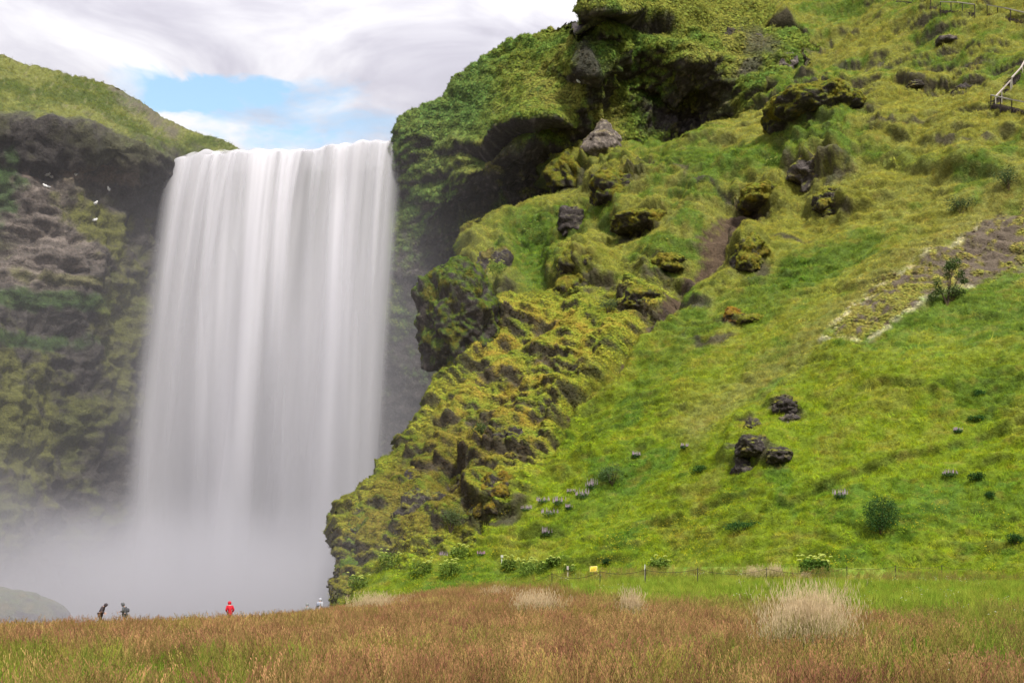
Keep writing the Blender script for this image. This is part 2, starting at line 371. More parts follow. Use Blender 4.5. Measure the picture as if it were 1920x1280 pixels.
GULLY = [(1402, 384), (1345, 432), (1310, 480), (1270, 520), (1225, 585), (1170, 640), (1132, 690), (1066, 735), (1048, 765), (1034, 806)]
MOSSZ = [(560, 1140), (600, 1060), (620, 960), (680, 900), (720, 830), (830, 718), (895, 592), (1000, 545), (1110, 560), (1230, 520), (1255, 560), (1160, 640), (1125, 690), (1060, 740), (1030, 800), (1000, 860), (960, 930), (850, 1010), (760, 1055), (690, 1060), (650, 1105)]
SCREE = [(1545, 655), (1610, 585), (1700, 515), (1790, 450), (1850, 395), (2160, 260), (2160, 410), (1920, 478), (1800, 535), (1700, 600), (1640, 655)]
SCARPS = [([(1690, 148), (1720, 160), (1760, 150), (1800, 163), (1835, 150)], 0.8), ([(1430, 182), (1475, 155), (1540, 150), (1600, 158), (1640, 148)], 0.9),
          ([(1560, 268), (1640, 262), (1720, 272)], 0.5), ([(1660, 305), (1740, 318), (1880, 320)], 0.5), ([(1140, 415), (1200, 420), (1245, 405)], 1.2),
          ([(1480, 962), (1600, 905), (1750, 850), (1920, 775)], 0.42), ([(1100, 1050), (1160, 1038)], 0.4), ([(1215, 840), (1240, 815)], 0.3),
          ([(1250, 975), (1330, 945), (1420, 935)], 0.35), ([(1340, 1010), (1460, 960), (1530, 930)], 0.22), ([(1560, 770), (1660, 735), (1740, 742)], 0.3),
          ([(1750, 905), (1850, 860), (1920, 840)], 0.18), ([(820, 760), (900, 690), (980, 640)], 0.8), ([(880, 860), (960, 790), (1050, 720)], 0.7), ([(1370, 280), (1310, 290)], 0.5),
          ([(1385, 60), (1450, 70), (1480, 60)], 2.0)]
OUTC = [(1510, 185, 170, 60, .9), (1535, 300, 130, 84, .8), (1425, 358, 95, 48, .9), (1556, 365, 80, 52, .8), (1400, 455, 70, 90, .7), (1066, 304, 90, 75, .8), (1158, 336, 125, 70, .8), (1074, 482, 110, 100, .6), (1196, 408, 120, 44, 1.),
        (920, 490, 90, 120, .45), (1202, 552, 95, 52, .8), (1250, 488, 95, 44, .8), (1380, 590, 60, 40, .5), (1475, 770, 70, 50, .5), (1408, 795, 40, 34, .5), (1415, 850, 110, 80, .45), (925, 905, 130, 100, .5), (952, 812, 75, 60, .6), (1120, 500, 70, 60, .5), (1290, 540, 70, 40, .6),
        (985, 600, 120, 40, .5), (1040, 655, 130, 40, .5), (930, 690, 120, 44, .5), (1000, 735, 110, 40, .5), (880, 770, 110, 50, .5), (860, 850, 90, 60, .5), (800, 850, 80, 70, .45), (1440, 60, 90, 50, .8), (1540, 158, 130, 30, .7), (1810, 160, 80, 26, .7), (1730, 152, 80, 22, .7),
        (1640, 165, 70, 20, .5), (1500, 255, 90, 30, .4), (1600, 215, 100, 30, .4), (1690, 240, 120, 24, .4), (1800, 260, 140, 24, .35), (1650, 100, 160, 30, .4), (1800, 110, 120, 24, .4), (1560, 60, 120, 30, .5), (1340, 360, 90, 26, .4), (1480, 430, 100, 26, .35), (1330, 620, 90, 26, .3), (1250, 330, 120, 24, .3)]
def outc(px, py, q):
    jit = noise3(q * 0.8 + 51); h = np.zeros_like(px); face = np.zeros_like(px); jx = 20 * noise3(q * 0.3 + 3) + 9 * noise3(q * 0.9); jy = 18 * noise3(q * 0.3 + 23) + 9 * noise3(q * 0.9 + 9)
    for (cx, cy, w_, h_, k) in OUTC:
        near = (np.abs(px - cx) < w_ * 1.2) & (np.abs(py - cy) < h_ * 2.2)
        if not near.any(): continue
        i = np.where(near)[0]; u = (px[i] + jx[i] - cx) / (w_ * .55); v = (py[i] + jy[i] - cy) / (h_ * .55)
        m_ = h_ / F * float(d_plane(cx, cy))
        side = 1 - sstep(0.55, 1.2, np.abs(u)); e = v + 0.3 * u * u
        h[i] = np.maximum(h[i], 0) + 0.62 * k * m_ * (0.8 + 0.6 * jit[i]) * sstep(-2.4, 0.2, v) * (1 - sstep(0.62, 0.86, e)) * side
        face[i] = np.maximum(face[i], side * sstep(0.40, 0.66, e) * (1 - sstep(1.0, 1.35, e)))
    return h, face
def h_A(px, py, V):
    q = np.stack([V @ UH, V @ UV_, V @ NPL], -1)
    open_ = sstep(1020, 1180, px) * sstep(420, 620, py)          # the open meadow slope lies smoother
    h = fbm(q, 0.045, 3, off=5) * 2.6 * (1 - 0.3 * open_) + fbm(q, 0.16, 3, off=9) * 0.9 * (1 - 0.6 * open_)
    # terracettes: small steps that run along the contour
    wz = noise3(q * np.array([0.25, 0.7, 0.3])) * 0.5
    terr = fbm(q * np.array([0.42, 1.6, 0.5]), 0.8, 3, off=13) * (0.55 + 0.9 * np.clip(fbm(q, 0.11, 2, off=17) + 0.4, 0, 1))
    moss = 1 - sstep(-10, 30, sd_poly(px, py, MOSSZ) + 22 * fbm(q, 0.2, 3, off=3))
    upper = 1 - sstep(250, 700, py)
    # sheep-track steps: slow rise, sharp drop, broken up into crescents
    ph = q[:, 1] * 0.62 + 0.9 * fbm(q, 0.22, 3, off=101); fr = ph - np.floor(ph)
    saw = np.where(fr < 0.82, fr / 0.82, (1 - fr) / 0.18) - 0.5
    h = h + saw * np.clip(fbm(q * np.array([.5, 1, 1]), 0.16, 3, off=111) + 0.22, 0, 0.7) * (0.8 + 0.35 * moss + 0.45 * upper)
    h = h + (0.14 + 0.24 * moss + 0.20 * upper) * terr
    h = h + moss * (0.7 * ridged(q * np.array([1, 0.35, 1]), 0.09, 3, off=21) - 0.5)
    h = h + outc(px, py, q)[0] + 0.30 * (1 - 0.55 * open_) * fbm(q * np.array([.6, 1.5, 1]), 0.33, 3, off=41)
    for ln, dep in SCARPS:
        dl = sd_line(px + 14 * noise3(q * 0.25), py + 10 * noise3(q * 0.3 + 40), ln)
        yl = np.interp(px, *zip(*sorted(ln))) if abs(ln[-1][0] - ln[0][0]) > abs(ln[-1][1] - ln[0][1]) * 0.5 else np.full_like(py, np.mean([p[1] for p in ln]))
        s = (py - yl); s = np.where(dl < 1e8, s, s); wq = np.exp(-(dl / 22) ** 2)
        h = h + dep * wq * np.where(s < 0, 0.55, -0.75) * np.minimum(np.abs(s) / 3, 1)
    gd = sd_line(px + 10 * noise3(q * 0.3 + 7), py + 10 * noise3(q * 0.3 + 19), GULLY)
    wd = np.interp(py, [380, 450, 580, 700, 800], [30, 34, 20, 13, 10])
    h = h - 2.0 * np.exp(-(gd / wd) ** 2) + 0.7 * np.exp(-((gd - wd * 2) / (wd * 0.9)) ** 2)
    h = h - 4.5 * (1 - sstep(0.6, 1.15, ell(px, py, 1490, 222, 52, 20, -8)))       # hollow under the overhang
    h = h - 1.6 * (1 - sstep(0.5, 1.1, ell(px, py, 928, 566, 14, 18)))
    h = h - 1.4 * (1 - sstep(0.5, 1.2, ell(px, py, 870, 980, 30, 60, 20))) - 1.5 * (1 - sstep(0.5, 1.2, ell(px, py, 840, 890, 26, 50, 25)))
    # lower spur: crags standing proud
    h = h + 0.38 * fbm(q, 0.9, 3, off=50) * (0.35 + 0.65 * moss)
    h = h + 0.10 * fbm(q, 2.3, 2, off=60)
    h = h * (1 - 0.9 * sstep(1050, 1100, py) * (1 - (px < 660)))
    return h, 0.0
def c_A(px, py, V, n, h):
    q = np.stack([V @ UH, V @ UV_, V @ NPL], -1)
    n1 = fbm(q, 0.09, 4, off=70); n2 = fbm(q, 0.45, 4, off=80); n3 = fbm(q * np.array([.5, 1.2, 1]), 1.5, 3, off=90)
    up = 1 - sstep(380, 820, py + 120 * n1)
    c = np.zeros((len(V), 3)) + np.array([0.130, 0.185, 0.010])
    c = lerp(c, (0.185, 0.188, 0.042), up * 0.85)
    c = lerp(c, (0.165, 0.172, 0.026), sstep(0.05, 0.5, n1 + 0.5 * n2) * 0.6)
    c = lerp(c, (0.060, 0.125, 0.014), sstep(0.1, 0.55, -n1 + 0.7 * n2) * 0.75)
    # straw slope streaking down the middle
    c = lerp(c, (0.175, 0.175, 0.045), (1 - sstep(0, 60, sd_line(px, py, [(1900, 340), (1700, 500), (1500, 660), (1300, 800)]) + 25 * n2)) * 0.7)
    for (ex, ey, rx, ry, an, wt) in ((1000, 470, 60, 70, 20, .9), (980, 420, 60, 30, -30, .6), (1350, 320, 190, 30, -4, .8), (1560, 470, 150, 45, -20, .8), (1260, 560, 80, 30, -45, .8), (1440, 545, 110, 50, -30, .6), (1280, 640, 130, 45, -35, .6), (1480, 185, 60, 16, -20, .7),
                                     (1880, 110, 60, 25, 0, .6), (1850, 740, 110, 45, -15, .7), (1800, 960, 220, 40, -12, .55), (1150, 905, 150, 40, -35, .55), (900, 1070, 190, 35, -5, .6), (1580, 235, 60, 25, -20, .6), (1700, 300, 220, 14, 4, .4), (1180, 760, 120, 30, -38, .4)):
        c = lerp(c, (0.064, 0.122, 0.014), (1 - sstep(0.4, 1.2, ell(px, py, ex, ey, rx, ry, an) + 0.5 * n2 + 0.2 * n3)) * wt)
    moss = 1 - sstep(-40, 34, sd_poly(px, py, MOSSZ) + 40 * n1 + 30 * n2)
    mc = np.array([0.138, 0.150, 0.022]) + (np.array([0.142, 0.118, 0.020]) - np.array([0.138, 0.150, 0.022])) * sstep(-0.15, 0.45, n2 + 0.5 * n3)[:, None]
    lowl = (1 - sstep(880, 1030, px + 60 * n1)) * sstep(720, 860, py)
    mc = lerp(mc, (0.078, 0.072, 0.014), lowl * 0.92); mc = lerp(mc, (0.055, 0.090, 0.012), sstep(0.05, 0.5, -n2 + 0.4 * n3) * 0.6)
    c = c * (1 - moss[:, None]) + mc * moss[:, None]
    c = lerp(c, (0.135, 0.085, 0.020), sstep(0.25, 0.6, n3 + 0.4 * n2) * 0.35 * (1 - moss))
    # bare soil of the rill, scree tongue
    gd = sd_line(px + 12 * noise3(q * 0.4 + 7), py + 10 * noise3(q * 0.4 + 19), GULLY); wd = np.interp(py, [380, 430, 480, 580, 640, 700, 800], [22, 30, 14, 16, 13, 6, 7])
    soil = 1 - sstep(0.55, 1.15, gd / wd + 0.5 * n3); c = lerp(c, (0.052, 0.036, 0.023), soil)
    sc = 1 - sstep(-10, 14, sd_poly(px, py, SCREE) + 24 * n2 + 10 * n3)
    bare = sc * sstep(-0.25, 0.3, fbm(q, 1.1, 4, off=33) - 0.08 + 0.5 * sstep(1700, 1790, px) * (1 - sstep(470, 560, py)) - 0.25 * (1 - sstep(1600, 1720, px)) - 0.35 * sstep(1850, 1920, px))
    c = lerp(c, (0.125, 0.115, 0.030), sc * 0.8); c = lerp(c, (0.066, 0.052, 0.038), bare)
    rim = np.exp(-((sd_poly(px, py, SCREE) - 2 + 8 * n2) / 5) ** 2) * sstep(0.05, 0.35, n3 + 0.2) * (px < 1830) ; c = lerp(c, (0.38, 0.36, 0.26), rim * 0.55)
    # rock where the ground is undercut
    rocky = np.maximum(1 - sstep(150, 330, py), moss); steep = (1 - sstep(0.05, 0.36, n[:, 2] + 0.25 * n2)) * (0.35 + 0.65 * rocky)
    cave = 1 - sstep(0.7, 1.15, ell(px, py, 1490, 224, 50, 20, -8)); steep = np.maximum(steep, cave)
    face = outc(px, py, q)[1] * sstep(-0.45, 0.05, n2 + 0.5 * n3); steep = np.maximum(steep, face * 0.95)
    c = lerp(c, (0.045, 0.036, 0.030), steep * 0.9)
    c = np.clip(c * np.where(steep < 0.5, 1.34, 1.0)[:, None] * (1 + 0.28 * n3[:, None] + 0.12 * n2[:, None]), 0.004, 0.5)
    turf = np.clip((1 - soil) * (1 - sc * 0.85) * (1 - bare * 0.92) * (1 - steep * 0.85), 0, 1)
    lush = (c[:, 1] > 0.1) * (c[:, 0] < 0.085)
    return c, {'turf': turf * (1 - 0.75 * moss), 'moss': turf * moss + sc * 0.8 * (1 - bare), 'lush': lush * turf * (1 - moss)}
EXT = {}
def build_hill(name, poly, dfun, step, hf, cf, mat, **kw):
    V, Fc, n, c, ex, isb = relief(poly, dfun, step, hf, cf, **kw)
    thatch_shade = 1 - 0.42 * np.clip(ex['turf'] + 0.6 * ex['moss'], 0, 1)        # ground colour darkened: dead litter plus painted-in shade of gaps between tufts
    me = np_mesh(name, V, Fc, True, {'col': c * thatch_shade[:, None]}); link(name, me, mat, kind='structure')
    px, py = proj(V); EXT[name] = dict(V=V, F=Fc, n=n, c=c, ex=ex, px=px, py=py, isb=isb)
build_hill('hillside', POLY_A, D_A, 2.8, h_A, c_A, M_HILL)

# cliff to the right of the falls
POLY_B = [(380, 1180), (380, 330), (520, 330), (640, 318), (728, 315), (738, 285), (745, 262), (760, 236), (790, 215), (830, 186), (870, 150), (920, 106), (960, 82), (1010, 56), (1060, 42), (1098, 34), (1101, 16),
          (1130, 10), (1158, 4), (1200, -30), (1300, -70), (1420, -110), (1640, -120), (1640, 330), (1100, 420), (1000, 800), (1000, 1180)]
D_B = tps([(400, 350, 173), (400, 700, 173), (400, 1100, 174), (560, 350, 173), (560, 700, 174), (560, 1100, 175), (700, 330, 171), (745, 265, 165), (748, 500, 166), (745, 700, 169), (745, 1100, 171), (830, 190, 164), (820, 300, 161), (820, 400, 162), (820, 470, 167),
           (900, 130, 163), (900, 250, 156), (905, 320, 154), (900, 385, 161), (900, 450, 167), (900, 600, 169), (900, 1000, 171), (1000, 60, 160), (1000, 200, 151), (1000, 262, 149), (990, 300, 155), (1000, 380, 160), (1000, 700, 168),
           (1060, 45, 158), (1070, 150, 152), (1085, 250, 152), (1101, 20, 146), (1103, 120, 147), (1100, 200, 150), (1160, 20, 149), (1160, 80, 153), (1160, 170, 156), (1200, 260, 155), (1250, 20, 156), (1260, 110, 152), (1280, 150, 153), (1300, 200, 158), (1300, 280, 157),
           (1380, 60, 156), (1400, 130, 152), (1440, 190, 148), (1470, 60, 156), (1500, 118, 151), (1486, 0, 168), (1200, 0, 160), (1300, -70, 178), (1640, 100, 152), (1640, 300, 140), (1640, -120, 178)])
LEDGE_B = [(905, 275), (945, 248), (990, 240), (1040, 240)]
def h_B(px, py, V):
    h = fbm(V, 0.07, 3, off=15) * 1.5 + fbm(V, 0.28, 4, off=25) * 0.85 * (1 - 0.55 * (1 - sstep(1050, 1110, px)) * (1 - sstep(200, 290, py)))
    h = h + 0.45 * fbm(V * np.array([0.35, 0.35, 1.3]), 0.55, 3, off=35)
    rk = 1 - sstep(0.5, 1.2, np.minimum(ell(px, py, 1260, 215, 130, 75, 15), ell(px, py, 1130, 120, 50, 120, 5)))
    h = h + rk * (1.4 * ridged(V * np.array([1, 1, 0.45]), 0.35, 4, off=45) - 0.8)
    dl = sd_line(px + 10 * noise3(V * 0.3), py, LEDGE_B); s = py - np.interp(px, *zip(*LEDGE_B))
    h = h + np.exp(-(dl / 30) ** 2) * np.where(s < 0, 1.4, -3.0) * np.minimum(np.abs(s) / 5, 1)
    dl = sd_line(px, py + 6 * noise3(V * 0.3), [(1100, 26), (1170, 34), (1250, 40)]); s = py - np.interp(px, [1100, 1170, 1250], [26, 34, 40])
    h = h + np.exp(-(dl / 28) ** 2) * np.where(s < 0, 0.9, -2.4) * np.minimum(np.abs(s) / 4, 1)
    h = h - 3.0 * (1 - sstep(0.5, 1.2, ell(px, py, 880, 400, 80, 26, -20)))
    h = h + 0.35 * fbm(V, 1.1, 3, off=51)
    h = h * (1 - 0.6 * (px < 730)) * (1 - 0.55 * (1 - sstep(800, 880, px)) * sstep(380, 470, py))
    return h, 0.0
def c_B(px, py, V, n, h):
    n1 = fbm(V, 0.1, 4, off=71); n2 = fbm(V, 0.5, 4, off=81); n3 = fbm(V, 1.7, 3, off=91)
    c = np.zeros((len(V), 3)) + np.array([0.100, 0.135, 0.026])
    c = lerp(c, (0.135, 0.135, 0.034), sstep(0.0, 0.5, n1 + 0.5 * n2) * 0.8)
    c = lerp(c, (0.062, 0.115, 0.026), sstep(0.0, 0.5, -n1 + 0.6 * n2) * 0.8)
    c = lerp(c, (0.120, 0.135, 0.028), (1 - sstep(0.5, 1.2, ell(px, py, 1300, 20, 200, 40) + 0.4 * n2)) * 0.9)
    c = lerp(c, (0.075, 0.130, 0.040), (1 - sstep(870, 960, px + 70 * n1)) * 0.5)
    c = lerp(c, (0.085, 0.078, 0.026), (1 - sstep(0.5, 1.2, ell(px, py, 950, 335, 60, 50) + 0.5 * n2)) * 0.8)
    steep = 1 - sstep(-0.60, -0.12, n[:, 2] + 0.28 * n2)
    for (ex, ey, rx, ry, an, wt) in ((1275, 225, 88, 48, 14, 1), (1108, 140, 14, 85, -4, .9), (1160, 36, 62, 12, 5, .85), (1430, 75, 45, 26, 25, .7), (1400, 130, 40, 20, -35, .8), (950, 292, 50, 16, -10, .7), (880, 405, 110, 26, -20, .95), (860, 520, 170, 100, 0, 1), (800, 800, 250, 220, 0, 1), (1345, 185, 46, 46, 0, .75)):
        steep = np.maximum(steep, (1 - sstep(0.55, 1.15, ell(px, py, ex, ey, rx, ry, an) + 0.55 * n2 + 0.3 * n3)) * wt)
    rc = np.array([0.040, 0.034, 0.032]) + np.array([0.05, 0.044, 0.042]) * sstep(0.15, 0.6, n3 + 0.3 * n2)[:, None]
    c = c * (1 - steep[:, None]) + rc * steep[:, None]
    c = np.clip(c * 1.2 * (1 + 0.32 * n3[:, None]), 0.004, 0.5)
    turf = np.clip(1 - steep, 0, 1) * (px > 735)
    return c, {'turf': turf * 0.6, 'moss': turf * 0.6, 'lush': turf * (1 - sstep(0.05, 0.2, n1)) }
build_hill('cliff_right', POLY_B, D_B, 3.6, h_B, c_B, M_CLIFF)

# cliff to the left of the falls
POLY_C = [(-330, 1190), (-330, 20), (-150, 70), (0, 108), (55, 126), (110, 136), (180, 152), (216, 160), (236, 178), (262, 196), (305, 224), (350, 248), (390, 262), (424, 272), (452, 300), (452, 1190)]
D_C = tps([(-330, 30, 165), (-150, 70, 170), (0, 108, 177), (100, 135, 180), (216, 160, 184), (300, 220, 180), (420, 272, 176), (452, 320, 175), (452, 700, 174), (452, 1100, 174), (-300, 220, 142), (-150, 225, 147),
           (0, 225, 151), (80, 230, 153), (160, 238, 156), (240, 255, 159), (296, 285, 162), (318, 306, 165), (346, 320, 172), (-150, 300, 150), (0, 300, 152), (100, 318, 155.5), (200, 330, 159.5), (270, 360, 164), (372, 340, 173), (380, 450, 171),
           (-150, 345, 147), (0, 345, 152), (100, 365, 154), (200, 390, 159), (270, 430, 165), (-300, 500, 138), (0, 450, 151), (100, 480, 152), (200, 500, 156), (260, 600, 163), (330, 600, 170), (0, 600, 148), (100, 600, 152), (200, 640, 158), (0, 720, 146), (80, 760, 151),
           (150, 850, 157), (250, 800, 163), (-300, 800, 132), (0, 900, 143), (200, 1000, 159), (0, 1120, 140), (300, 1100, 168), (-300, 1150, 128)])
def h_C(px, py, V):
    top = 1 - sstep(-20, 10, py - np.interp(px, [-330, 0, 100, 216, 300, 420], [210, 222, 232, 255, 285, 300]))
    h = fbm(V, 0.08, 3, off=16) * 1.5 * (1 - 0.5 * top) + fbm(V, 0.3, 3, off=26) * 1.1 * (1 - 0.65 * top)
    st = fbm(V * np.array([0.22, 0.22, 1.5]), 0.5, 4, off=36)
    h = h + (0.38 + 0.5 * (1 - sstep(0.6, 1.2, ell(px, py, 70, 450, 170, 120, 10)))) * st * (1 - top) + 0.8 * fbm(V * np.array([1, 1, 0.35]), 0.22, 3, off=38) * (1 - top)
    band = np.exp(-((py - np.interp(px, [0, 100, 200, 300], [310, 318, 332, 360])) / 26) ** 2) * (px < 310)
    h = h + band * (1.5 * ridged(V * np.array([1, 1, 0.3]), 0.3, 2, off=46) - 1.2)
    h = h + 0.35 * fbm(V, 1.0, 3, off=52) * (1 - 0.5 * top)
    return h, 0.0
def c_C(px, py, V, n, h):
    n1 = fbm(V, 0.1, 4, off=72); n2 = fbm(V, 0.5, 4, off=82); n3 = fbm(V, 1.7, 3, off=92); st = fbm(V * np.array([0.25, 0.25, 1.7]), 0.6, 4, off=37)
    lipy = np.interp(px, [-330, 0, 100, 216, 300, 420], [200, 212, 222, 245, 275, 300])
    top = 1 - sstep(-16, 12, py - lipy + 22 * n2)
    c = np.zeros((len(V), 3)) + np.array([0.050, 0.044, 0.040])
    g = sstep(0.0, 0.5, n1 * 1.1 + st * 0.3 + n2 * 0.3 + n[:, 2] * 0.25 + 0.02)
    g = np.maximum(g * sstep(360, 480, py), g * 0.5)
    c = lerp(c, (0.080, 0.088, 0.020), g * 0.8)
    brown = (1 - sstep(0.55, 1.15, ell(px, py, 70, 450, 170, 120, 10) + 0.4 * n2)); c = lerp(c, (0.135, 0.112, 0.096), brown * (1 - 0.75 * g)); c = c * (1 + 0.75 * np.clip(fbm(V * np.array([0.15, 0.15, 2.2]), 0.6, 3, off=39), -0.8, 0.8) * brown)[:, None]
    c = lerp(c, (0.165, 0.125, 0.095), np.exp(-((py - 330) / 22) ** 2) * (px < 260) * sstep(-0.2, 0.3, n1 + n2) * 0.9)
    for (ex, ey, rx, ry, an, wt) in ((190, 420, 70, 30, 35, .9), (90, 560, 150, 16, 4, .8), (130, 520, 110, 12, 6, .6), (240, 620, 45, 140, 5, .75), (30, 790, 90, 130, -25, .8), (230, 760, 120, 30, -10, .5), (0, 350, 30, 60, 0, .8), (60, 640, 120, 14, 2, .7)):
        c = lerp(c, (0.108, 0.112, 0.022) if ex > 100 or ey > 700 else (0.070, 0.135, 0.035), (1 - sstep(0.45, 1.25, ell(px, py, ex, ey, rx, ry, an) + 0.9 * n2 + 0.6 * n1)) * wt)
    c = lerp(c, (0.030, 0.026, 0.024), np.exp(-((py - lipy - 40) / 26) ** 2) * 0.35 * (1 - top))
    gc = np.zeros_like(c) + np.array([0.125, 0.135, 0.030]); gc = lerp(gc, (0.085, 0.115, 0.022), sstep(-0.2, 0.4, n1 + 0.5 * n2)); gc = lerp(gc, (0.105, 0.085, 0.05), sstep(0.2, 0.5, n3 * 0.7 + n2 * 0.4) * 0.6)
    gc = lerp(gc, (0.085, 0.070, 0.060), (1 - sstep(0, 16, sd_line(px, py, [(216, 168), (250, 196), (300, 232), (330, 250)]) + 14 * n2)) * 0.8)
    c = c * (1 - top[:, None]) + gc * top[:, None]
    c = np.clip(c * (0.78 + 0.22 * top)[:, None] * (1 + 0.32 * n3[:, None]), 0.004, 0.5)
    green = sstep(0.0, 0.04, c[:, 1] - c[:, 0] * 0.98)
    return c, {'turf': green * 0.7, 'moss': green * 0.5, 'lush': green * 0.2 * (1 - top)}
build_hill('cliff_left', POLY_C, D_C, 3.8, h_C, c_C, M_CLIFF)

def surf(name, px, py):
    """point and normal of the terrain seen at a photo pixel (front faces only)"""
    e = EXT[name]; k = np.hypot(e['px'] - px, e['py'] - py) + e['isb'] * 30
    k = k + (e['V'][:, 1] - e['V'][np.argmin(k), 1]).clip(0) * 0.5
    i = int(np.argmin(k)); return e['V'][i].copy(), e['n'][i].copy()

# ------------------------------------------------------------------ waterfall, river, mist
def mat_water_curtain(name, su, sv_, lo, hi, amin, amax, seed, skew=0.0, tone=0.80):
    m, t, L = mat_new(name)
    def M(op, a, b=None, clamp=False):
        k = N(t, 'ShaderNodeMath', operation=op, use_clamp=clamp)
        for i, v in enumerate((a, b)):
            if v is None: continue
            if isinstance(v, (int, float)): k.inputs[i].default_value = v
            else: L(v, k.inputs[i])
        return k.outputs[0]
    out = N(t, 'ShaderNodeOutputMaterial'); uv = N(t, 'ShaderNodeUVMap'); sp = N(t, 'ShaderNodeSeparateXYZ'); L(uv.outputs[0], sp.inputs[0])
    u, v = sp.outputs[0], sp.outputs[1]
    us = M('ADD', u, M('MULTIPLY', v, skew))
    def nz(fu, fv, det, off):
        cb = N(t, 'ShaderNodeCombineXYZ'); L(M('MULTIPLY', us, fu), cb.inputs[0]); L(M('MULTIPLY', v, fv), cb.inputs[1]); cb.inputs[2].default_value = off
        n = N(t, 'ShaderNodeTexNoise'); L(cb.outputs[0], n.inputs['Vector']); n.inputs['Scale'].default_value = 1; n.inputs['Detail'].default_value = det; n.inputs['Roughness'].default_value = 0.5
        return n.outputs[0]
    def ss(x, a0, b0):
        k = N(t, 'ShaderNodeMapRange', interpolation_type='SMOOTHSTEP'); L(x, k.inputs[0]); k.inputs[1].default_value = a0; k.inputs[2].default_value = b0; return k.outputs[0]
    a = M('ADD', M('MULTIPLY', nz(su, sv_, 2, seed), 0.62), M('ADD', M('MULTIPLY', M('MULTIPLY', M('SUBTRACT', nz(su * 3.4, sv_ * 0.8, 2, seed + 5), 0.5), ss(v, 0.9, 0.0)), 0.5), 0.19))
    mr = N(t, 'ShaderNodeMapRange', interpolation_type='SMOOTHSTEP'); L(a, mr.inputs[0]); mr.inputs[1].default_value = lo; mr.inputs[2].default_value = hi; mr.inputs[3].default_value = amin; mr.inputs[4].default_value = amax
    wob = M('ADD', u, M('MULTIPLY', M('SUBTRACT', nz(3.0, 2.0, 2, seed + 9), 0.5), 0.03))
    ed = M('MULTIPLY', ss(wob, 0.0, 0.10), ss(wob, 1.0, 0.93)); al = M('MULTIPLY', mr.outputs[0], ed)
    b = N(t, 'ShaderNodeBsdfDiffuse'); b.inputs[0].default_value = (tone, tone * 0.985, tone * 1.035, 1)
    tl = N(t, 'ShaderNodeBsdfTranslucent'); tl.inputs[0].default_value = (0.8, 0.8, 0.84, 1)
    ms = N(t, 'ShaderNodeMixShader'); ms.inputs[0].default_value = 0.25; L(b.outputs[0], ms.inputs[1]); L(tl.outputs[0], ms.inputs[2])
    tr = N(t, 'ShaderNodeBsdfTransparent'); m2 = N(t, 'ShaderNodeMixShader'); L(al, m2.inputs[0]); L(tr.outputs[0], m2.inputs[1]); L(ms.outputs[0], m2.inputs[2])
    L(m2.outputs[0], out.inputs[0]); return m
def lip_py(px): return np.interp(px, [300, 318, 330, 345, 380, 420, 470, 540, 600, 640, 680, 740, 760], [345, 315, 300, 290, 285, 281, 281, 281, 277, 270, 264, 263, 266])
LIP_D = 165.0
def curtain(parent, mat, u0, u1, d0, throw, spread_l, spread_r, fold, seed, up=14.0, skew_top=0.0):
    nu, nv = 150, 130
    u = np.linspace(0, 1, nu); v = np.concatenate([np.linspace(-0.14, -0.02, 14), np.linspace(-0.01, 1, nv - 14)])
    U, Vv = np.meshgrid(u, v)
    px = u0 + (u1 - u0) * U; lp = P(px, lip_py(px), d0)
    x = lp[..., 0]; zl = lp[..., 2]; t = np.maximum(Vv, 0); up_ = np.maximum(-Vv, 0)
    zb = -2.3
    z = zl + (zb - zl) * (t ** 1.12) + up_ * 0.5 - 0.9 * np.exp(-(np.maximum(Vv, 0) / 0.03)) * 0
    y = d0 - throw * np.sqrt(np.clip(t, 0, 1) + 0.0015) + throw * 0.04 + up_ * (up / 0.14)
    x = x + (-spread_l * (1 - U) ** 1.5 + spread_r * U ** 1.5) * t ** 0.9 - 1.1 * t
    q = np.stack([U * 6 + seed + t * 0.5, t * 1.1, t * 0 + seed], -1).reshape(-1, 3); q2 = np.stack([U * 26 + seed, t * 1.2, t * 0 + seed * 2], -1).reshape(-1, 3)
    f = (noise3(q) * 2.2).reshape(U.shape) * fold + noise3(q2).reshape(U.shape) * 0.35 * fold * (1 - 0.85 * sstep(0, 0.45, t))
    y = y - f * (0.35 + 0.9 * sstep(0, 0.15, t)) * (Vv > -0.05)
    z = z + noise3(np.stack([U * 14 + seed, U * 0, U * 0 + 3], -1).reshape(-1, 3)).reshape(U.shape) * 0.8 * (1 - sstep(0.0, 0.1, t))
    Vt = np.stack([x, y, z], -1).reshape(-1, 3); i = np.arange(U.size).reshape(U.shape)
    Fc = np.stack([i[1:, :-1], i[1:, 1:], i[:-1, 1:], i[:-1, :-1]], -1).reshape(-1, 4)
    me = np_mesh('water_curtain', Vt, Fc); uvl = me.uv_layers.new(name='UVMap')
    li = np.empty(len(me.loops), np.int32); me.loops.foreach_get('vertex_index', li)
    uvs = np.stack([U.ravel(), Vv.ravel()], -1)[li]; uvl.data.foreach_set('uv', uvs.astype(np.float32).ravel())
    return link('water_curtain', me, mat, parent)
WF = empty('waterfall', (-29.0, 165, -2.3), kind='structure')
def curt(*a, **k):
    o = curtain(*a, **k); o.matrix_parent_inverse = Matrix.Translation((29.0, -165, 2.3)); return o
curt(WF, mat_water_curtain('water_back', 3.0, 0.5, 0.32, 0.60, 0.70, 1.0, 1.0, 0.0, 0.46), 304, 764, 166.0, 3.5, 3.6, -2.8, 0.8, 3.0)
curt(WF, mat_water_curtain('water_mid', 4.6, 0.5, 0.40, 0.64, 0.0, 0.9, 7.0, 0.05, 0.60), 310, 762, 165.2, 5.0, 4.4, -2.7, 1.0, 11.0)
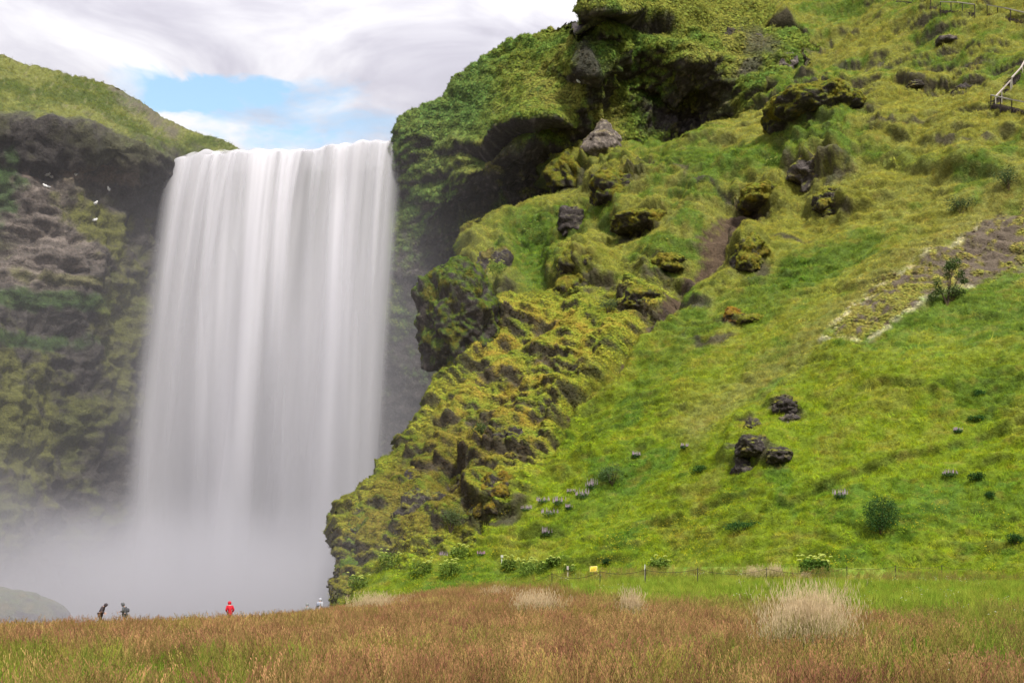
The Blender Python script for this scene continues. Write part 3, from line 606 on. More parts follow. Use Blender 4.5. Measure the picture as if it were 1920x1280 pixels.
curt(WF, mat_water_curtain('water_front', 3.8, 0.45, 0.44, 0.64, 0.0, 0.85, 13.0, -0.06, 0.74), 318, 758, 164.6, 6.5, 5.0, -2.5, 0.9, 23.0)
def build_river():
    m, t, L = mat_new('river_water'); out = N(t, 'ShaderNodeOutputMaterial'); b = N(t, 'ShaderNodeBsdfPrincipled'); b.inputs['Base Color'].default_value = (0.05, 0.06, 0.06, 1); b.inputs['Roughness'].default_value = 0.12
    n = N(t, 'ShaderNodeTexNoise'); n.inputs['Scale'].default_value = 1.5; n.inputs['Detail'].default_value = 4; bp = N(t, 'ShaderNodeBump'); bp.inputs['Strength'].default_value = 0.3; L(n.outputs[0], bp.inputs['Height']); L(bp.outputs[0], b.inputs['Normal']); L(b.outputs[0], out.inputs[0])
    pts = [(-90, 104), (-60, 108), (-30, 112), (-18, 118), (-14, 140), (-10, 172), (-60, 176), (-100, 150)]
    me = bpy.data.meshes.new('river'); me.from_pydata([(x, y, -1.95) for x, y in pts], [], [list(range(len(pts)))]); link('river', me, m, kind='structure')
build_river()
def build_mist():
    m, t, L = mat_new('spray'); out = N(t, 'ShaderNodeOutputMaterial'); pv = N(t, 'ShaderNodeVolumePrincipled')
    pv.inputs['Color'].default_value = (0.60, 0.595, 0.64, 1); pv.inputs['Anisotropy'].default_value = 0.0
    def M(op, a, b=None, clamp=False):
        k = N(t, 'ShaderNodeMath', operation=op, use_clamp=clamp)
        for i, v in enumerate((a, b)):
            if v is None: continue
            if isinstance(v, (int, float)): k.inputs[i].default_value = v
            else: L(v, k.inputs[i])
        return k.outputs[0]
    def ss(x, a0, b0):
        k = N(t, 'ShaderNodeMapRange', interpolation_type='SMOOTHSTEP'); L(x, k.inputs[0]); k.inputs[1].default_value = a0; k.inputs[2].default_value = b0; return k.outputs[0]
    g = N(t, 'ShaderNodeNewGeometry'); sp = N(t, 'ShaderNodeSeparateXYZ'); L(g.outputs['Position'], sp.inputs[0]); x, y, z = sp.outputs
    n = N(t, 'ShaderNodeTexNoise'); n.inputs['Scale'].default_value = 0.06; n.inputs['Detail'].default_value = 2; L(g.outputs['Position'], n.inputs['Vector'])
    nn = M('SUBTRACT', n.outputs[0], 0.5)
    zz = M('ADD', z, M('MULTIPLY', nn, 20.0))
    low = M('MULTIPLY', ss(zz, 12.5, -2.0), 0.052)                                  # spray lying over the pool
    dx = M('DIVIDE', M('ADD', x, 28.0), 17.0); dy = M('DIVIDE', M('SUBTRACT', y, 158.0), 9.0)
    r2 = M('ADD', M('MULTIPLY', dx, dx), M('MULTIPLY', dy, dy))
    col = M('MULTIPLY', M('MULTIPLY', ss(r2, 2.2, 0.2), ss(zz, 58.0, 4.0)), 0.036)   # spray round the fall
    veil = M('MULTIPLY', ss(z, 64.0, 20.0), 0.0020)
    d = M('ADD', M('ADD', low, col), veil)
    fade = M('MULTIPLY', M('MULTIPLY', ss(y, 93.0, 110.0), ss(x, 6.0, -14.0)), ss(z, 65.0, 55.0))
    L(M('MULTIPLY', d, fade), pv.inputs['Density']); L(pv.outputs[0], out.inputs['Volume'])
    bm = bmesh.new(); bmesh.ops.create_cube(bm, size=1.0)
    for v in bm.verts: v.co = Vector((-42 + v.co.x * 100, 132 + v.co.y * 78, 31 + v.co.z * 68))
    me = bpy.data.meshes.new('mist'); bm.to_mesh(me); bm.free()
    o = link('mist', me, m, kind='stuff', label='pale spray drifting over the plunge pool below the waterfall', category='mist')
build_mist()

# ------------------------------------------------------------------ scatter (grass and other uncountable cover)
TEMPL = bpy.data.collections.new('plant_templates')
def blades(n, h0, h1, rad, wd, lean, seed, curl=0.5, segs=2):
    r = random.Random(seed); V, Fc = [], []
    for k in range(n):
        a = r.uniform(0, 6.283); rr = rad * math.sqrt(r.random()); bx, by = rr * math.cos(a), rr * math.sin(a); h = r.uniform(h0, h1)
        la = r.uniform(0, 6.283); le = lean * r.random() * h; dx, dy = math.cos(la) * le, math.sin(la) * le
        ta = r.uniform(0, 6.283); wx, wy = math.cos(ta) * wd, math.sin(ta) * wd; b0 = len(V)
        for s in range(segs + 1):
            t = s / segs; k2 = t ** (1 + curl); w_ = (1 - t * 0.85)
            V += [(bx + dx * k2 - wx * w_, by + dy * k2 - wy * w_, h * t * (1 - 0.18 * lean * t)), (bx + dx * k2 + wx * w_, by + dy * k2 + wy * w_, h * t * (1 - 0.18 * lean * t))]
        for s in range(segs): Fc.append((b0 + 2 * s, b0 + 2 * s + 1, b0 + 2 * s + 3, b0 + 2 * s + 2))
    return V, Fc
def templ(name, parts):
    V, Fc, mi, mats = [], [], [], []
    for (v, f, m) in parts:
        o = len(V); V += v; Fc += [tuple(i + o for i in q) for q in f]
        if m not in mats: mats.append(m)
        mi += [mats.index(m)] * len(f)
    me = bpy.data.meshes.new(name); me.from_pydata(V, [], Fc)
    for m in mats: me.materials.append(m)
    me.polygons.foreach_set('material_index', mi); me.update()
    return bpy.data.objects.new(name, me)
def panicles(n, h0, h1, rad, lean, seed, hl, hw):
    """thin stalks, each with a loose seed head of short slanting spikelets"""
    r = random.Random(seed); V, Fc, V2, F2 = [], [], [], []
    for k in range(n):
        a = r.uniform(0, 6.283); rr = rad * math.sqrt(r.random()); bx, by = rr * math.cos(a), rr * math.sin(a); h = r.uniform(h0, h1); la = r.uniform(-0.9, 0.9); le = lean * r.uniform(0.3, 1) * h
        dx, dy = math.cos(la) * le, math.sin(la) * le; b0 = len(V); ww = 0.0035
        pt = lambda t: (bx + dx * t * t, by + dy * t * t, h * t)
        for s in range(3):
            p = pt(s / 2); V += [(p[0] - ww, p[1], p[2]), (p[0] + ww, p[1], p[2])]
        for s in range(2): Fc.append((b0 + 2 * s, b0 + 2 * s + 1, b0 + 2 * s + 3, b0 + 2 * s + 2))
        ns = 6
        for s in range(ns):
            t = 1 - hl / h * (1 - s / (ns - 1)); p = pt(t); aa = r.uniform(0, 6.283); sl = hl * r.uniform(.25, .5) * (1 - 0.5 * s / ns); ex, ey = math.cos(aa) * hw, math.sin(aa) * hw; b1 = len(V2)
            V2 += [p, (p[0] + ex - ey * .5, p[1] + ey + ex * .5, p[2] + sl * .6), (p[0] + ex * 1.2, p[1] + ey * 1.2, p[2] + sl), (p[0] + ex * .3, p[1] + ey * .3, p[2] + sl * .8)]; F2.append((b1, b1 + 1, b1 + 2, b1 + 3))
    return (V, Fc), (V2, F2)
def cushion(seed, r0=0.14):
    r = random.Random(seed); bm = bmesh.new(); bmesh.ops.create_icosphere(bm, subdivisions=2, radius=1)
    V = []
    for v in bm.verts:
        c = v.co; k = 1 + 0.35 * noise3(np.array([[c.x * 2.2 + seed, c.y * 2.2, c.z * 2.2]]))[0]; V.append((c.x * r0 * k, c.y * r0 * k, c.z * r0 * 0.55 * k))
    Fc = [tuple(v.index for v in f.verts) for f in bm.faces]; bm.free(); return V, Fc
M_HEAD = mat_blade('fescue_head', (1.35, 1.2, 1.25), 0.3, 0.4); M_STALK = mat_blade('fescue_stalk', (0.95, 1.15, 0.8), 0.3, 0.3)
GRASS_T = [templ('grass_tuft', [(*blades(14, .12, .30, .17, .0085, 1.2, 100 + k), M_BLADE)]) for k in range(4)]
FIELD_T = [templ('meadow_tuft', [(*blades(26, .16, .46, .15, .006, 0.7, 200 + k, segs=3), M_BLADE)]) for k in range(4)]
FESC_T = []
for k in range(5):
    a_, b_ = panicles(18, .30, .74, .20, .5, 300 + k, .16, .013)
    FESC_T.append(templ('fescue_tuft', [(*blades(12, .14, .36, .16, .004, 0.9, 320 + k), M_STALK), (*a_, M_STALK), (*b_, M_HEAD)]))
HERB_T = [templ('herb_tuft', [(*blades(12, .14, .34, .14, .034, 1.3, 400 + k, 0.2), M_BLADE)]) for k in range(3)]
MOSS_T = [templ('moss_tuft', [(*cushion(500 + k), M_MOSS), (*blades(8, .10, .22, .15, .010, 1.2, 520 + k), M_BLADE)]) for k in range(4)]
M_YEL = mat_plain('yellow_petals', (0.62, 0.50, 0.02), 0.7, 0.1, 0.1, transl=0.3); M_WHT = mat_plain('white_petals', (0.62, 0.64, 0.55), 0.7, 0.1, 0.1, transl=0.3)
M_STEM = mat_plain('green_stem', (0.08, 0.13, 0.02), 0.8, 0.1, 0.2)
def flower_t(name, m, n, seed, hh=.34, s=0.022):
    r = random.Random(seed); V, Fc, V2, F2 = [], [], [], []
    for k in range(n):
        x, y = r.uniform(-.22, .22), r.uniform(-.22, .22); h = hh * r.uniform(.7, 1.1); b0 = len(V); V += [(x - .004, y, 0), (x + .004, y, 0), (x + .003, y, h), (x - .003, y, h)]; Fc.append((b0, b0 + 1, b0 + 2, b0 + 3))
        b1 = len(V2); V2.append((x, y, h + .005))
        for q in range(6): a = q * 1.047; V2.append((x + math.cos(a) * s, y + math.sin(a) * s, h + s * .55))
        for q in range(6): F2.append((b1, b1 + 1 + q, b1 + 1 + (q + 1) % 6))
    return templ(name, [(V, Fc, M_STEM), (V2, F2, m)])
YEL_T = [flower_t('buttercups', M_YEL, 3, 600 + k) for k in range(3)]; WHT_T = [flower_t('white_flowers', M_WHT, 3, 620 + k, .4, .026) for k in range(2)]
def coll_of(name, objs):
    c = bpy.data.collections.new(name)
    for o in objs: c.objects.link(o)
    return c
COLLS = {}
def scatter(name, V, Fc, c, dens, per_m2, templates, smin, smax, label, cat, up=0.5, seed=1, tilt=0.25, parent=None):
    dens = np.asarray(dens, float); keep = dens[Fc].max(1) > 0.02
    Fk = Fc[keep]; used = np.unique(Fk); rm = np.full(len(V), -1); rm[used] = np.arange(len(used))
    nv = vnormals(V, Fc)
    me = np_mesh(name, V[used], rm[Fk], True, {'col': c[used], 'dens': dens[used], 'nv': nv[used] * 0.5 + 0.5})
    key = tuple(o.name for o in templates)
    if key not in COLLS: COLLS[key] = coll_of('templates_' + name, templates)
    o = link(name, me, None, parent, kind='stuff')
    if parent is None: o['label'] = label; o['category'] = cat
    ng = bpy.data.node_groups.new('scatter_' + name, 'GeometryNodeTree'); L = ng.links.new
    ng.interface.new_socket('Geometry', in_out='INPUT', socket_type='NodeSocketGeometry'); ng.interface.new_socket('Geometry', in_out='OUTPUT', socket_type='NodeSocketGeometry')
    gi = N(ng, 'NodeGroupInput'); go = N(ng, 'NodeGroupOutput')
    na = N(ng, 'GeometryNodeInputNamedAttribute', data_type='FLOAT'); na.inputs[0].default_value = 'dens'
    mu = N(ng, 'ShaderNodeMath', operation='MULTIPLY'); L(na.outputs[0], mu.inputs[0]); mu.inputs[1].default_value = per_m2
    dp = N(ng, 'GeometryNodeDistributePointsOnFaces', distribute_method='RANDOM'); L(gi.outputs[0], dp.inputs['Mesh']); L(mu.outputs[0], dp.inputs['Density']); dp.inputs['Seed'].default_value = seed
    ci = N(ng, 'GeometryNodeCollectionInfo'); ci.inputs[0].default_value = COLLS[key]; ci.inputs[1].default_value = True; ci.inputs[2].default_value = True
    ip = N(ng, 'GeometryNodeInstanceOnPoints'); L(dp.outputs['Points'], ip.inputs['Points']); L(ci.outputs[0], ip.inputs['Instance']); ip.inputs['Pick Instance'].default_value = True
    # lean between the slope's normal and straight up
    vm = N(ng, 'ShaderNodeVectorMath', operation='SCALE'); L(dp.outputs['Normal'], vm.inputs[0]); vm.inputs['Scale'].default_value = 1 - up
    va = N(ng, 'ShaderNodeVectorMath', operation='ADD'); L(vm.outputs[0], va.inputs[0]); va.inputs[1].default_value = (0, 0, up)
    rv = N(ng, 'FunctionNodeRandomValue', data_type='FLOAT_VECTOR'); rv.inputs[0].default_value = (-tilt,) * 3; rv.inputs[1].default_value = (tilt,) * 3; rv.inputs['Seed'].default_value = seed + 3
    vb = N(ng, 'ShaderNodeVectorMath', operation='ADD'); L(va.outputs[0], vb.inputs[0]); L(rv.outputs[0], vb.inputs[1])
    al = N(ng, 'FunctionNodeAlignRotationToVector', axis='Z'); L(vb.outputs[0], al.inputs['Vector'])
    rz = N(ng, 'FunctionNodeRandomValue', data_type='FLOAT'); rz.inputs[2].default_value = -3.14; rz.inputs[3].default_value = 3.14; rz.inputs['Seed'].default_value = seed + 5
    cx = N(ng, 'ShaderNodeCombineXYZ'); L(rz.outputs[1], cx.inputs[2])
    e2 = N(ng, 'FunctionNodeEulerToRotation'); L(cx.outputs[0], e2.inputs[0])
    rr = N(ng, 'FunctionNodeRotateRotation', rotation_space='LOCAL'); L(al.outputs[0], rr.inputs[0]); L(e2.outputs[0], rr.inputs[1]); L(rr.outputs[0], ip.inputs['Rotation'])
    rs = N(ng, 'FunctionNodeRandomValue', data_type='FLOAT'); rs.inputs[2].default_value = smin; rs.inputs[3].default_value = smax; rs.inputs['Seed'].default_value = seed + 9; L(rs.outputs[1], ip.inputs['Scale'])
    L(ip.outputs[0], go.inputs[0])
    md = o.modifiers.new('scatter', 'NODES'); md.node_group = ng
    return o
def visible(e, m=200): return (e['px'] > -m) & (e['px'] < 1920 + m) & (e['py'] > -m) & (e['py'] < 1180)
def cover():
    e = EXT['hillside']; vis = visible(e) * (e['n'][:, 1] < 0.25)
    far = np.clip(e['V'][:, 1] / 110.0, 0.6, 1.3)
    scatter('hillside_grass', e['V'], e['F'], e['c'], e['ex']['turf'] * vis * np.clip(0.62 + 1.5 * fbm(e['V'], 1.3, 2, off=131), 0.12, 1.5), 44, GRASS_T, 0.5, 1.05, 'short green grass covering the steep hillside', 'grass', 0.35, 11, 0.45)
    tn = np.clip(fbm(e['V'], 0.22, 3, off=121) + 0.25, 0, 1)
    scatter('hillside_tussocks', e['V'], e['F'], e['c'], e['ex']['turf'] * vis * tn, 3.0, GRASS_T, 1.0, 2.0, 'coarser grass tussocks dotted over the hillside', 'grass', 0.25, 18, 0.7)
    scatter('hillside_moss', e['V'], e['F'], e['c'], np.clip(e['ex']['moss'], 0, 1) * vis, 55, MOSS_T, 0.35, 0.9, 'olive moss cushions on the spur beside the falls', 'moss', 0.2, 12, 0.3)
    scatter('hillside_herbs', e['V'], e['F'], e['c'], e['ex']['lush'] * vis, 16, HERB_T, 0.6, 1.4, 'lush dark green herbs in damp patches of the hillside', 'herbs', 0.5, 13, 0.4)
    e = EXT['cliff_right']; vis = visible(e) * (e['n'][:, 1] < 0.3)
    scatter('cliff_right_moss', e['V'], e['F'], e['c'], e['ex']['moss'] * vis, 24, MOSS_T, 0.6, 1.4, 'moss hanging on the shaded cliff right of the falls', 'moss', 0.25, 14, 0.3)
    scatter('cliff_right_herbs', e['V'], e['F'], e['c'], e['ex']['lush'] * vis, 5, HERB_T, 0.7, 1.5, 'leafy herbs on the shaded cliff right of the falls', 'herbs', 0.4, 15, 0.4)
    scatter('cliff_right_grass', e['V'], e['F'], e['c'], e['ex']['turf'] * vis, 34, GRASS_T, 0.5, 1.1, 'grass on the shoulder of the cliff right of the falls', 'grass', 0.3, 17, 0.5)
    e = EXT['cliff_left']; vis = visible(e) * (e['n'][:, 1] < 0.6)
    scatter('cliff_left_grass', e['V'], e['F'], e['c'], e['ex']['turf'] * vis, 10, GRASS_T, 0.8, 1.8, 'grass on top and ledges of the left cliff', 'grass', 0.35, 16, 0.5)
    V, Fc, c, dr, dg = GROUND
    y = V[:, 1]; thin = np.clip(1.15 - y / 90, 0.35, 1)
    scatter('russet_fescue', V, Fc, c, dr * thin, 24, FESC_T, 0.55, 1.15, 'russet seed heads of wild fescue across the foreground meadow', 'grass', 0.95, 21, 0.18)
    scatter('meadow_grass', V, Fc, c, dg * thin, 30, FIELD_T, 0.6, 1.1, 'bright green grass of the level field before the rope fence', 'grass', 0.95, 22, 0.2)
    # flowers: drifts along the foot of the slope
    n = fbm(V, 0.35, 3, off=77); x = V[:, 0]
    fd = sstep(0.0, 0.5, n + 0.1) * sstep(60, 70, y + 0.3 * (x - 18)) * dg
    scatter('meadow_buttercups', V, Fc, c, fd, 5, YEL_T, 0.8, 1.2, 'yellow buttercups dotted along the foot of the hillside', 'flowers', 0.95, 23, 0.2)
    scatter('meadow_daisies', V, Fc, c, dg * sstep(0.1, 0.5, -n) , 0.6, WHT_T, 0.8, 1.1, 'few white flowers in the green field', 'flowers', 0.95, 24, 0.2)
    e = EXT['hillside']; n = fbm(e['V'], 0.2, 3, off=78); lo = sstep(900, 1050, e['py']) * visible(e) * sstep(-0.1, 0.4, n)
    scatter('slope_buttercups', e['V'], e['F'], e['c'], np.clip(lo + 0.06 * visible(e) * sstep(0.1, .5, n) * sstep(500, 700, e['py']), 0, 1) * e['ex']['turf'], 5, YEL_T, 0.9, 1.5, 'yellow buttercups on the lowest part of the slope', 'flowers', 0.6, 25, 0.2)
cover()

# ------------------------------------------------------------------ rocks
def cube_sphere(n):
    V, Fc, off = [], [], 0
    g = np.tan(np.linspace(-math.pi / 4, math.pi / 4, n + 1)); A, B = np.meshgrid(g, g)
    for ax in range(3):
        for s in (-1, 1):
            p = [None] * 3; p[ax] = np.full(A.shape, float(s)); p[(ax + 1) % 3] = A * s; p[(ax + 2) % 3] = B
            V.append(np.stack(p, -1).reshape(-1, 3)); i = np.arange(A.size).reshape(A.shape) + off; off += A.size
            Fc.append(np.stack([i[:-1, :-1], i[:-1, 1:], i[1:, 1:], i[1:, :-1]], -1).reshape(-1, 4))
    V = np.concatenate(V); Fc = np.concatenate(Fc)
    k = np.round(V * 1e5).astype(np.int64); _, first, inv = np.unique(k, axis=0, return_index=True, return_inverse=True)
    return V[first], inv.ravel()[Fc]
_CS = {}
ROCKM = []
def rock(name, layer, px, py, wpx, hpx, label=None, moss=0.5, n=22, box=3.0, cone=0.0, deep=0.8, sink=0.25, rough=1.0, tone=1.0, tilt=0.0, under=0.0, strata=0.5, mosscol=(0.125, 0.128, 0.020), group=None, rot=0.0, lean=10.0, push=0.75, kind=None, pos=None, d=None, rockcol=(0.046, 0.039, 0.036)):
    if pos is None: pos, nn = surf(layer, px, py)
    if name == 'boulder': push = 0.45
    d = pos[1]
    if n not in _CS: _CS[n] = cube_sphere(n)
    V, Fc = _CS[n]; V = V / (np.sum(np.abs(V) ** box, 1, keepdims=True) ** (1 / box))
    W, H = wpx / F * d / 2, hpx / F * d / 2; D = W * deep
    sd = (px * 7.13 + py * 3.71) % 97
    p = V * np.array([W, D, H]); s = min(W, H)
    k = 1 - cone * (V[:, 2:3] * 0.5 + 0.5); p[:, :2] *= k
    p[:, :2] *= 1 - under * np.clip(-V[:, 2:3], 0, 1) ** 1.2                        # undercut foot
    q = p / max(s, 0.3)
    dir_ = p / (np.linalg.norm(p, axis=1, keepdims=True) + 1e-9)
    disp = 0.46 * fbm(q, 0.75, 3, off=sd) + 0.16 * (ridged(q, 1.5, 3, off=sd + 3) - 0.8) + 0.07 * fbm(q, 5, 2, off=sd + 9)
    disp = disp + strata * 0.12 * np.sign(np.sin(q[:, 2] * 8 + 2 * noise3(q * 1.3 + sd))) * np.abs(np.sin(q[:, 2] * 8 + 2 * noise3(q * 1.3 + sd))) ** 0.4 * (np.abs(dir_[:, 2]) < 0.8)
    p = p + dir_ * (disp * s * rough)[:, None]
    ca_, sa = math.cos(R(tilt)), math.sin(R(tilt)); x = p[:, 0] * ca_ - p[:, 2] * sa; z = p[:, 0] * sa + p[:, 2] * ca_; p = np.stack([x, p[:, 1], z], -1)
    ca_, sa = math.cos(R(lean)), math.sin(R(lean)); y_ = p[:, 1] * ca_ + p[:, 2] * sa; z = -p[:, 1] * sa + p[:, 2] * ca_; p = np.stack([p[:, 0], y_, z], -1)
    ca_, sa = math.cos(R(rot)), math.sin(R(rot)); p = np.stack([p[:, 0] * ca_ - p[:, 1] * sa, p[:, 0] * sa + p[:, 1] * ca_, p[:, 2]], -1)
    org = np.array(pos) + np.array([0.1, 1, -0.15]) * D * sink - NPL * push * s
    nrm = vnormals(p, Fc); wp = p + org
    n1 = fbm(wp, 0.8, 3, off=sd); n2 = fbm(wp, 3.0, 3, off=sd + 5)
    mw = sstep(0.0, 0.65, nrm[:, 2] * 0.8 + 0.9 * n1 + 0.35 * n2 + (moss - 0.5) * 1.9 + 0.08) * min(1, moss * 2.2)
    c = np.zeros((len(p), 3)) + np.array(rockcol) * tone; c = lerp(c, np.array(rockcol) * tone * 2.1, sstep(0.1, 0.6, n2 + 0.3 * n1))
    mc = np.zeros_like(c) + np.array(mosscol); mc = lerp(mc, (0.125, 0.088, 0.018), sstep(0.1, 0.6, n1 + 0.4 * n2) * 0.5); mc = lerp(mc, (0.06, 0.10, 0.014), sstep(0.05, 0.5, -n1 + 0.4 * n2) * 0.6)
    c = c * (1 - mw[:, None]) + mc * mw[:, None]; c = np.clip(c * (1 + 0.3 * n2[:, None]), 0.004, 0.6)
    me = np_mesh(name, p, Fc, True, {'col': c}); o = link(name, me, M_ROCK); o.location = org
    if kind: o['kind'] = kind
    else:
        o['label'] = label; o['category'] = 'rock'
        if group: o['group'] = group
    ROCKM.append((wp, Fc, c, mw * (nrm[:, 1] < 0.4), nrm)); return o
H_, B_ = 'hillside', 'cliff_right'
rock('rock_overhang', H_, 1512, 196, 190, 58, 'mossy rock slab overhanging a dark hollow high on the hillside', 0.78, 34, 2.4, 0.1, 0.9, -0.2, 0.9, tilt=4, under=0.2, lean=18, push=1.0)
rock('rock_pillar', H_, 1512, 222, 26, 40, 'short stone pillar propping the overhanging slab at the dark hollow', 0.15, 14, 3, 0, 1, -0.2)
rock('rock_outcrop', H_, 1535, 300, 125, 84, 'big grey rock with a mossy top below the dark hollow', 0.42, 30, 2.8, 0.2, 0.8, 0.1, 1.1, 1.5, tilt=14)
rock('rock_outcrop', H_, 1490, 328, 66, 44, 'bare dark grey rock leaning on the left of the big mossy-topped rock', 0.1, 20, 2.4, 0.3, 0.8, 0.1, 1.0, 1.5, tilt=18)
rock('rock_outcrop', H_, 1425, 358, 90, 44, 'low flat mossy hummock just above the bare brown soil hollow', 0.8, 22, 2.6, 0.1, 1, 0.05, 0.8)
rock('rock_outcrop', H_, 1556, 362, 72, 52, 'mossy stepped rock directly below the big grey rock', 0.6, 22, 3, 0.1, 0.9, 0.1)
rock('rock_outcrop', H_, 1400, 452, 66, 80, 'mossy bank edging the right side of the brown soil hollow', 0.72, 24, 2.4, 0.3, 0.8, 0.3, tilt=-18)
rock('rock_outcrop', H_, 1562, 394, 40, 18, 'small mossy stone under the stepped rock in green herbs', 0.6, 14)
rock('rock_spire', H_, 1130, 264, 128, 68, 'pointed grey stone pyramid on the crest before the dark cliff', 0.22, 28, 1.9, 0.85, 0.7, 0.0, 0.55, 1.9, push=0.0, lean=0, strata=0.9, rockcol=(0.062, 0.052, 0.044))
rock('rock_outcrop', H_, 1066, 306, 96, 84, 'mossy rounded crag left of the grey stone pyramid', 0.72, 24, 2.4, 0.2, 0.9, 0.15)
rock('rock_outcrop', H_, 1156, 340, 128, 70, 'mossy crag with a dark left face beneath the grey stone pyramid', 0.66, 26, 2.8, 0.1, 0.9, 0.15, under=0.2)
rock('rock_pillar', H_, 1070, 418, 42, 56, 'stubby dark rock chimney with a flat cap on a mossy mound', 0.28, 22, 4, -0.15, 0.9, -0.05, 0.7, strata=1.0, push=0.1, lean=5)
rock('rock_outcrop', H_, 1074, 482, 100, 96, 'mossy mound carrying the stubby rock chimney', 0.66, 30, 2.4, 0.35, 0.8, 0.15)
rock('rock_outcrop', H_, 1196, 410, 104, 36, 'long mossy ledge with dark underside right of the rock chimney', 0.72, 24, 3, 0, 0.8, 0.05, under=0.35)
rock('rock_outcrop', H_, 920, 500, 76, 120, 'dark rock nose bulging from the edge of the spur', 0.34, 34, 2.6, 0.15, 0.9, 0.2, 1.0)
rock('rock_outcrop', H_, 858, 604, 132, 224, 'green buttress hanging over the shaded gorge at the edge of the spur', 0.62, 48, 2.3, -0.1, 1.1, 0.2, 0.95, lean=0, push=0, strata=0.2, tilt=10, mosscol=(0.055, 0.085, 0.013), pos=P(860, 606, 121.5))
rock('rock_outcrop', H_, 818, 556, 52, 92, 'rounded green knob at the top of the hanging buttress', 0.75, 26, 2.6, 0.1, 1.1, 0.3, 0.8, lean=0, push=0, strata=0.2, mosscol=(0.05, 0.09, 0.013), pos=P(822, 556, 123))
rock('rock_outcrop', H_, 1202, 555, 86, 46, 'mossy hump above the narrow soil rill', 0.66, 24, 2.6, 0.1, 0.9, 0.1)
rock('rock_outcrop', H_, 1250, 490, 80, 38, 'low mossy hump left of the brown soil hollow', 0.75, 20, 2.6, 0.1, 0.9, 0.15)
rock('boulder', H_, 1378, 588, 40, 40, 'orange brown mossy boulder alone on the green middle slope', 0.5, 18, 2.3, 0.2, 0.9, 0.0, mosscol=(0.17, 0.10, 0.015))
rock('boulder', H_, 1410, 598, 70, 22, 'low turfy hump right of the orange brown boulder', 0.85, 16, 2.3, 0.2, 0.9, 0.2, 0.6)
rock('boulder', H_, 1474, 764, 50, 34, 'upper dark mossy boulder of the pair on the lower slope', 0.42, 20, 2.8, 0, 0.9, -0.1)
rock('boulder', H_, 1477, 786, 34, 28, 'grey boulder tucked under the upper one of the pair', 0.2, 18, 2.6, 0, 0.9, -0.1, tone=1.5)
rock('boulder', H_, 1408, 798, 40, 40, 'small dark boulder above the cluster on the lower slope', 0.3, 18, 2.6, 0.2, 0.9, -0.1)
rock('boulder', H_, 1412, 832, 64, 40, 'largest mossy boulder of the dark cluster on the lower slope', 0.4, 22, 2.6, 0.15, 0.9, -0.1)
rock('boulder', H_, 1394, 878, 50, 56, 'lowest dark boulder at the foot of the cluster', 0.28, 20, 2.6, 0.2, 0.9, -0.1)
rock('boulder', H_, 1458, 850, 46, 28, 'right-hand small boulder of the dark cluster', 0.4, 16, 2.6, 0.1, 0.9, -0.05)
rock('rock_outcrop', H_, 770, 962, 120, 170, 'tall dark crag at the foot of the spur with mossy crown', 0.40, 44, 2.8, 0.3, 0.9, 0.05, 0.9, tone=0.85)
rock('rock_outcrop', H_, 762, 898, 60, 76, 'small peaked crag rising behind the tall dark crag', 0.48, 28, 2.2, 0.55, 0.9, 0.0)
rock('rock_outcrop', H_, 664, 1010, 72, 130, 'mossy buttress at the far left foot of the spur', 0.62, 36, 2.6, 0.25, 1.0, 0.25, 0.9, mosscol=(0.075, 0.10, 0.015))
rock('rock_outcrop', H_, 668, 962, 34, 36, 'little knob of rock crowning the left foot of the spur', 0.45, 18, 2.8, 0.1, 1.0, 0.1)
rock('rock_outcrop', H_, 640, 1075, 70, 90, 'leafy rock base beside the visitors at the left foot', 0.66, 28, 2.4, 0.3, 1.0, 0.35, 0.9, mosscol=(0.06, 0.10, 0.015))
rock('rock_outcrop', H_, 925, 905, 116, 92, 'broad brown mossy crag right of the tall dark crag', 0.62, 34, 2.6, 0.2, 0.8, 0.15, mosscol=(0.12, 0.095, 0.015))
rock('rock_outcrop', H_, 952, 812, 64, 52, 'dark speckled rock above the broad brown crag', 0.45, 24, 2.4, 0.1, 0.8, 0.05)
rock('rock_outcrop', H_, 850, 905, 46, 110, 'narrow mossy rib between the two foot crags', 0.6, 28, 2.4, 0.4, 0.9, 0.2, tilt=-14)
rock('boulder', H_, 1776, 76, 42, 14, 'small flat grey rock in grass below the upper stairway', 0.2, 14, 2.6, 0, 0.9, 0.1, tone=1.7)
rock('rock_outcrop', H_, 1808, 162, 50, 24, 'dark undercut scar in the turf left of the lower stairway', 0.3, 18, 2.8, 0, 0.7, 0.3)
rock('rock_outcrop', H_, 1722, 152, 40, 16, 'small dark scar at the left end of the turf break', 0.35, 16, 2.8, 0, 0.7, 0.3)
rock('rock_outcrop', H_, 1548, 160, 90, 20, 'dark lip of rock above the overhanging slab', 0.45, 22, 2.8, 0, 0.7, 0.2)
rock('rock_outcrop', B_, 1432, 72, 62, 56, 'jagged grey rock face at the top of the cove', 0.2, 28, 3, 0.1, 0.8, 0.25, 1.2, 1.7)
rock('rock_outcrop', B_, 1474, 108, 34, 56, 'slanting grey rock rib beside the top of the cove', 0.25, 22, 2.6, 0.3, 0.8, 0.2, 1.0, 1.9, tilt=-20)
rock('rock_outcrop', B_, 1370, 62, 44, 30, 'dark broken rock left of the jagged grey face', 0.3, 20, 2.6, 0.1, 0.8, 0.2)
rock('mound', None, 20, 1140, 300, 100, kind='structure', moss=0.5, n=26, box=2.1, cone=0.2, deep=0.7, sink=0, rough=0.35, strata=0.0, push=0, lean=0, pos=P(-14, 1150, 119), mosscol=(0.07, 0.08, 0.03))
Vs, Fs, Cs, Ws = [], [], [], []; off_ = 0
for (v, f, c, m, nn) in ROCKM[:-1]:
    Vs.append(v); Fs.append(f + off_); Cs.append(c); Ws.append(m); off_ += len(v)
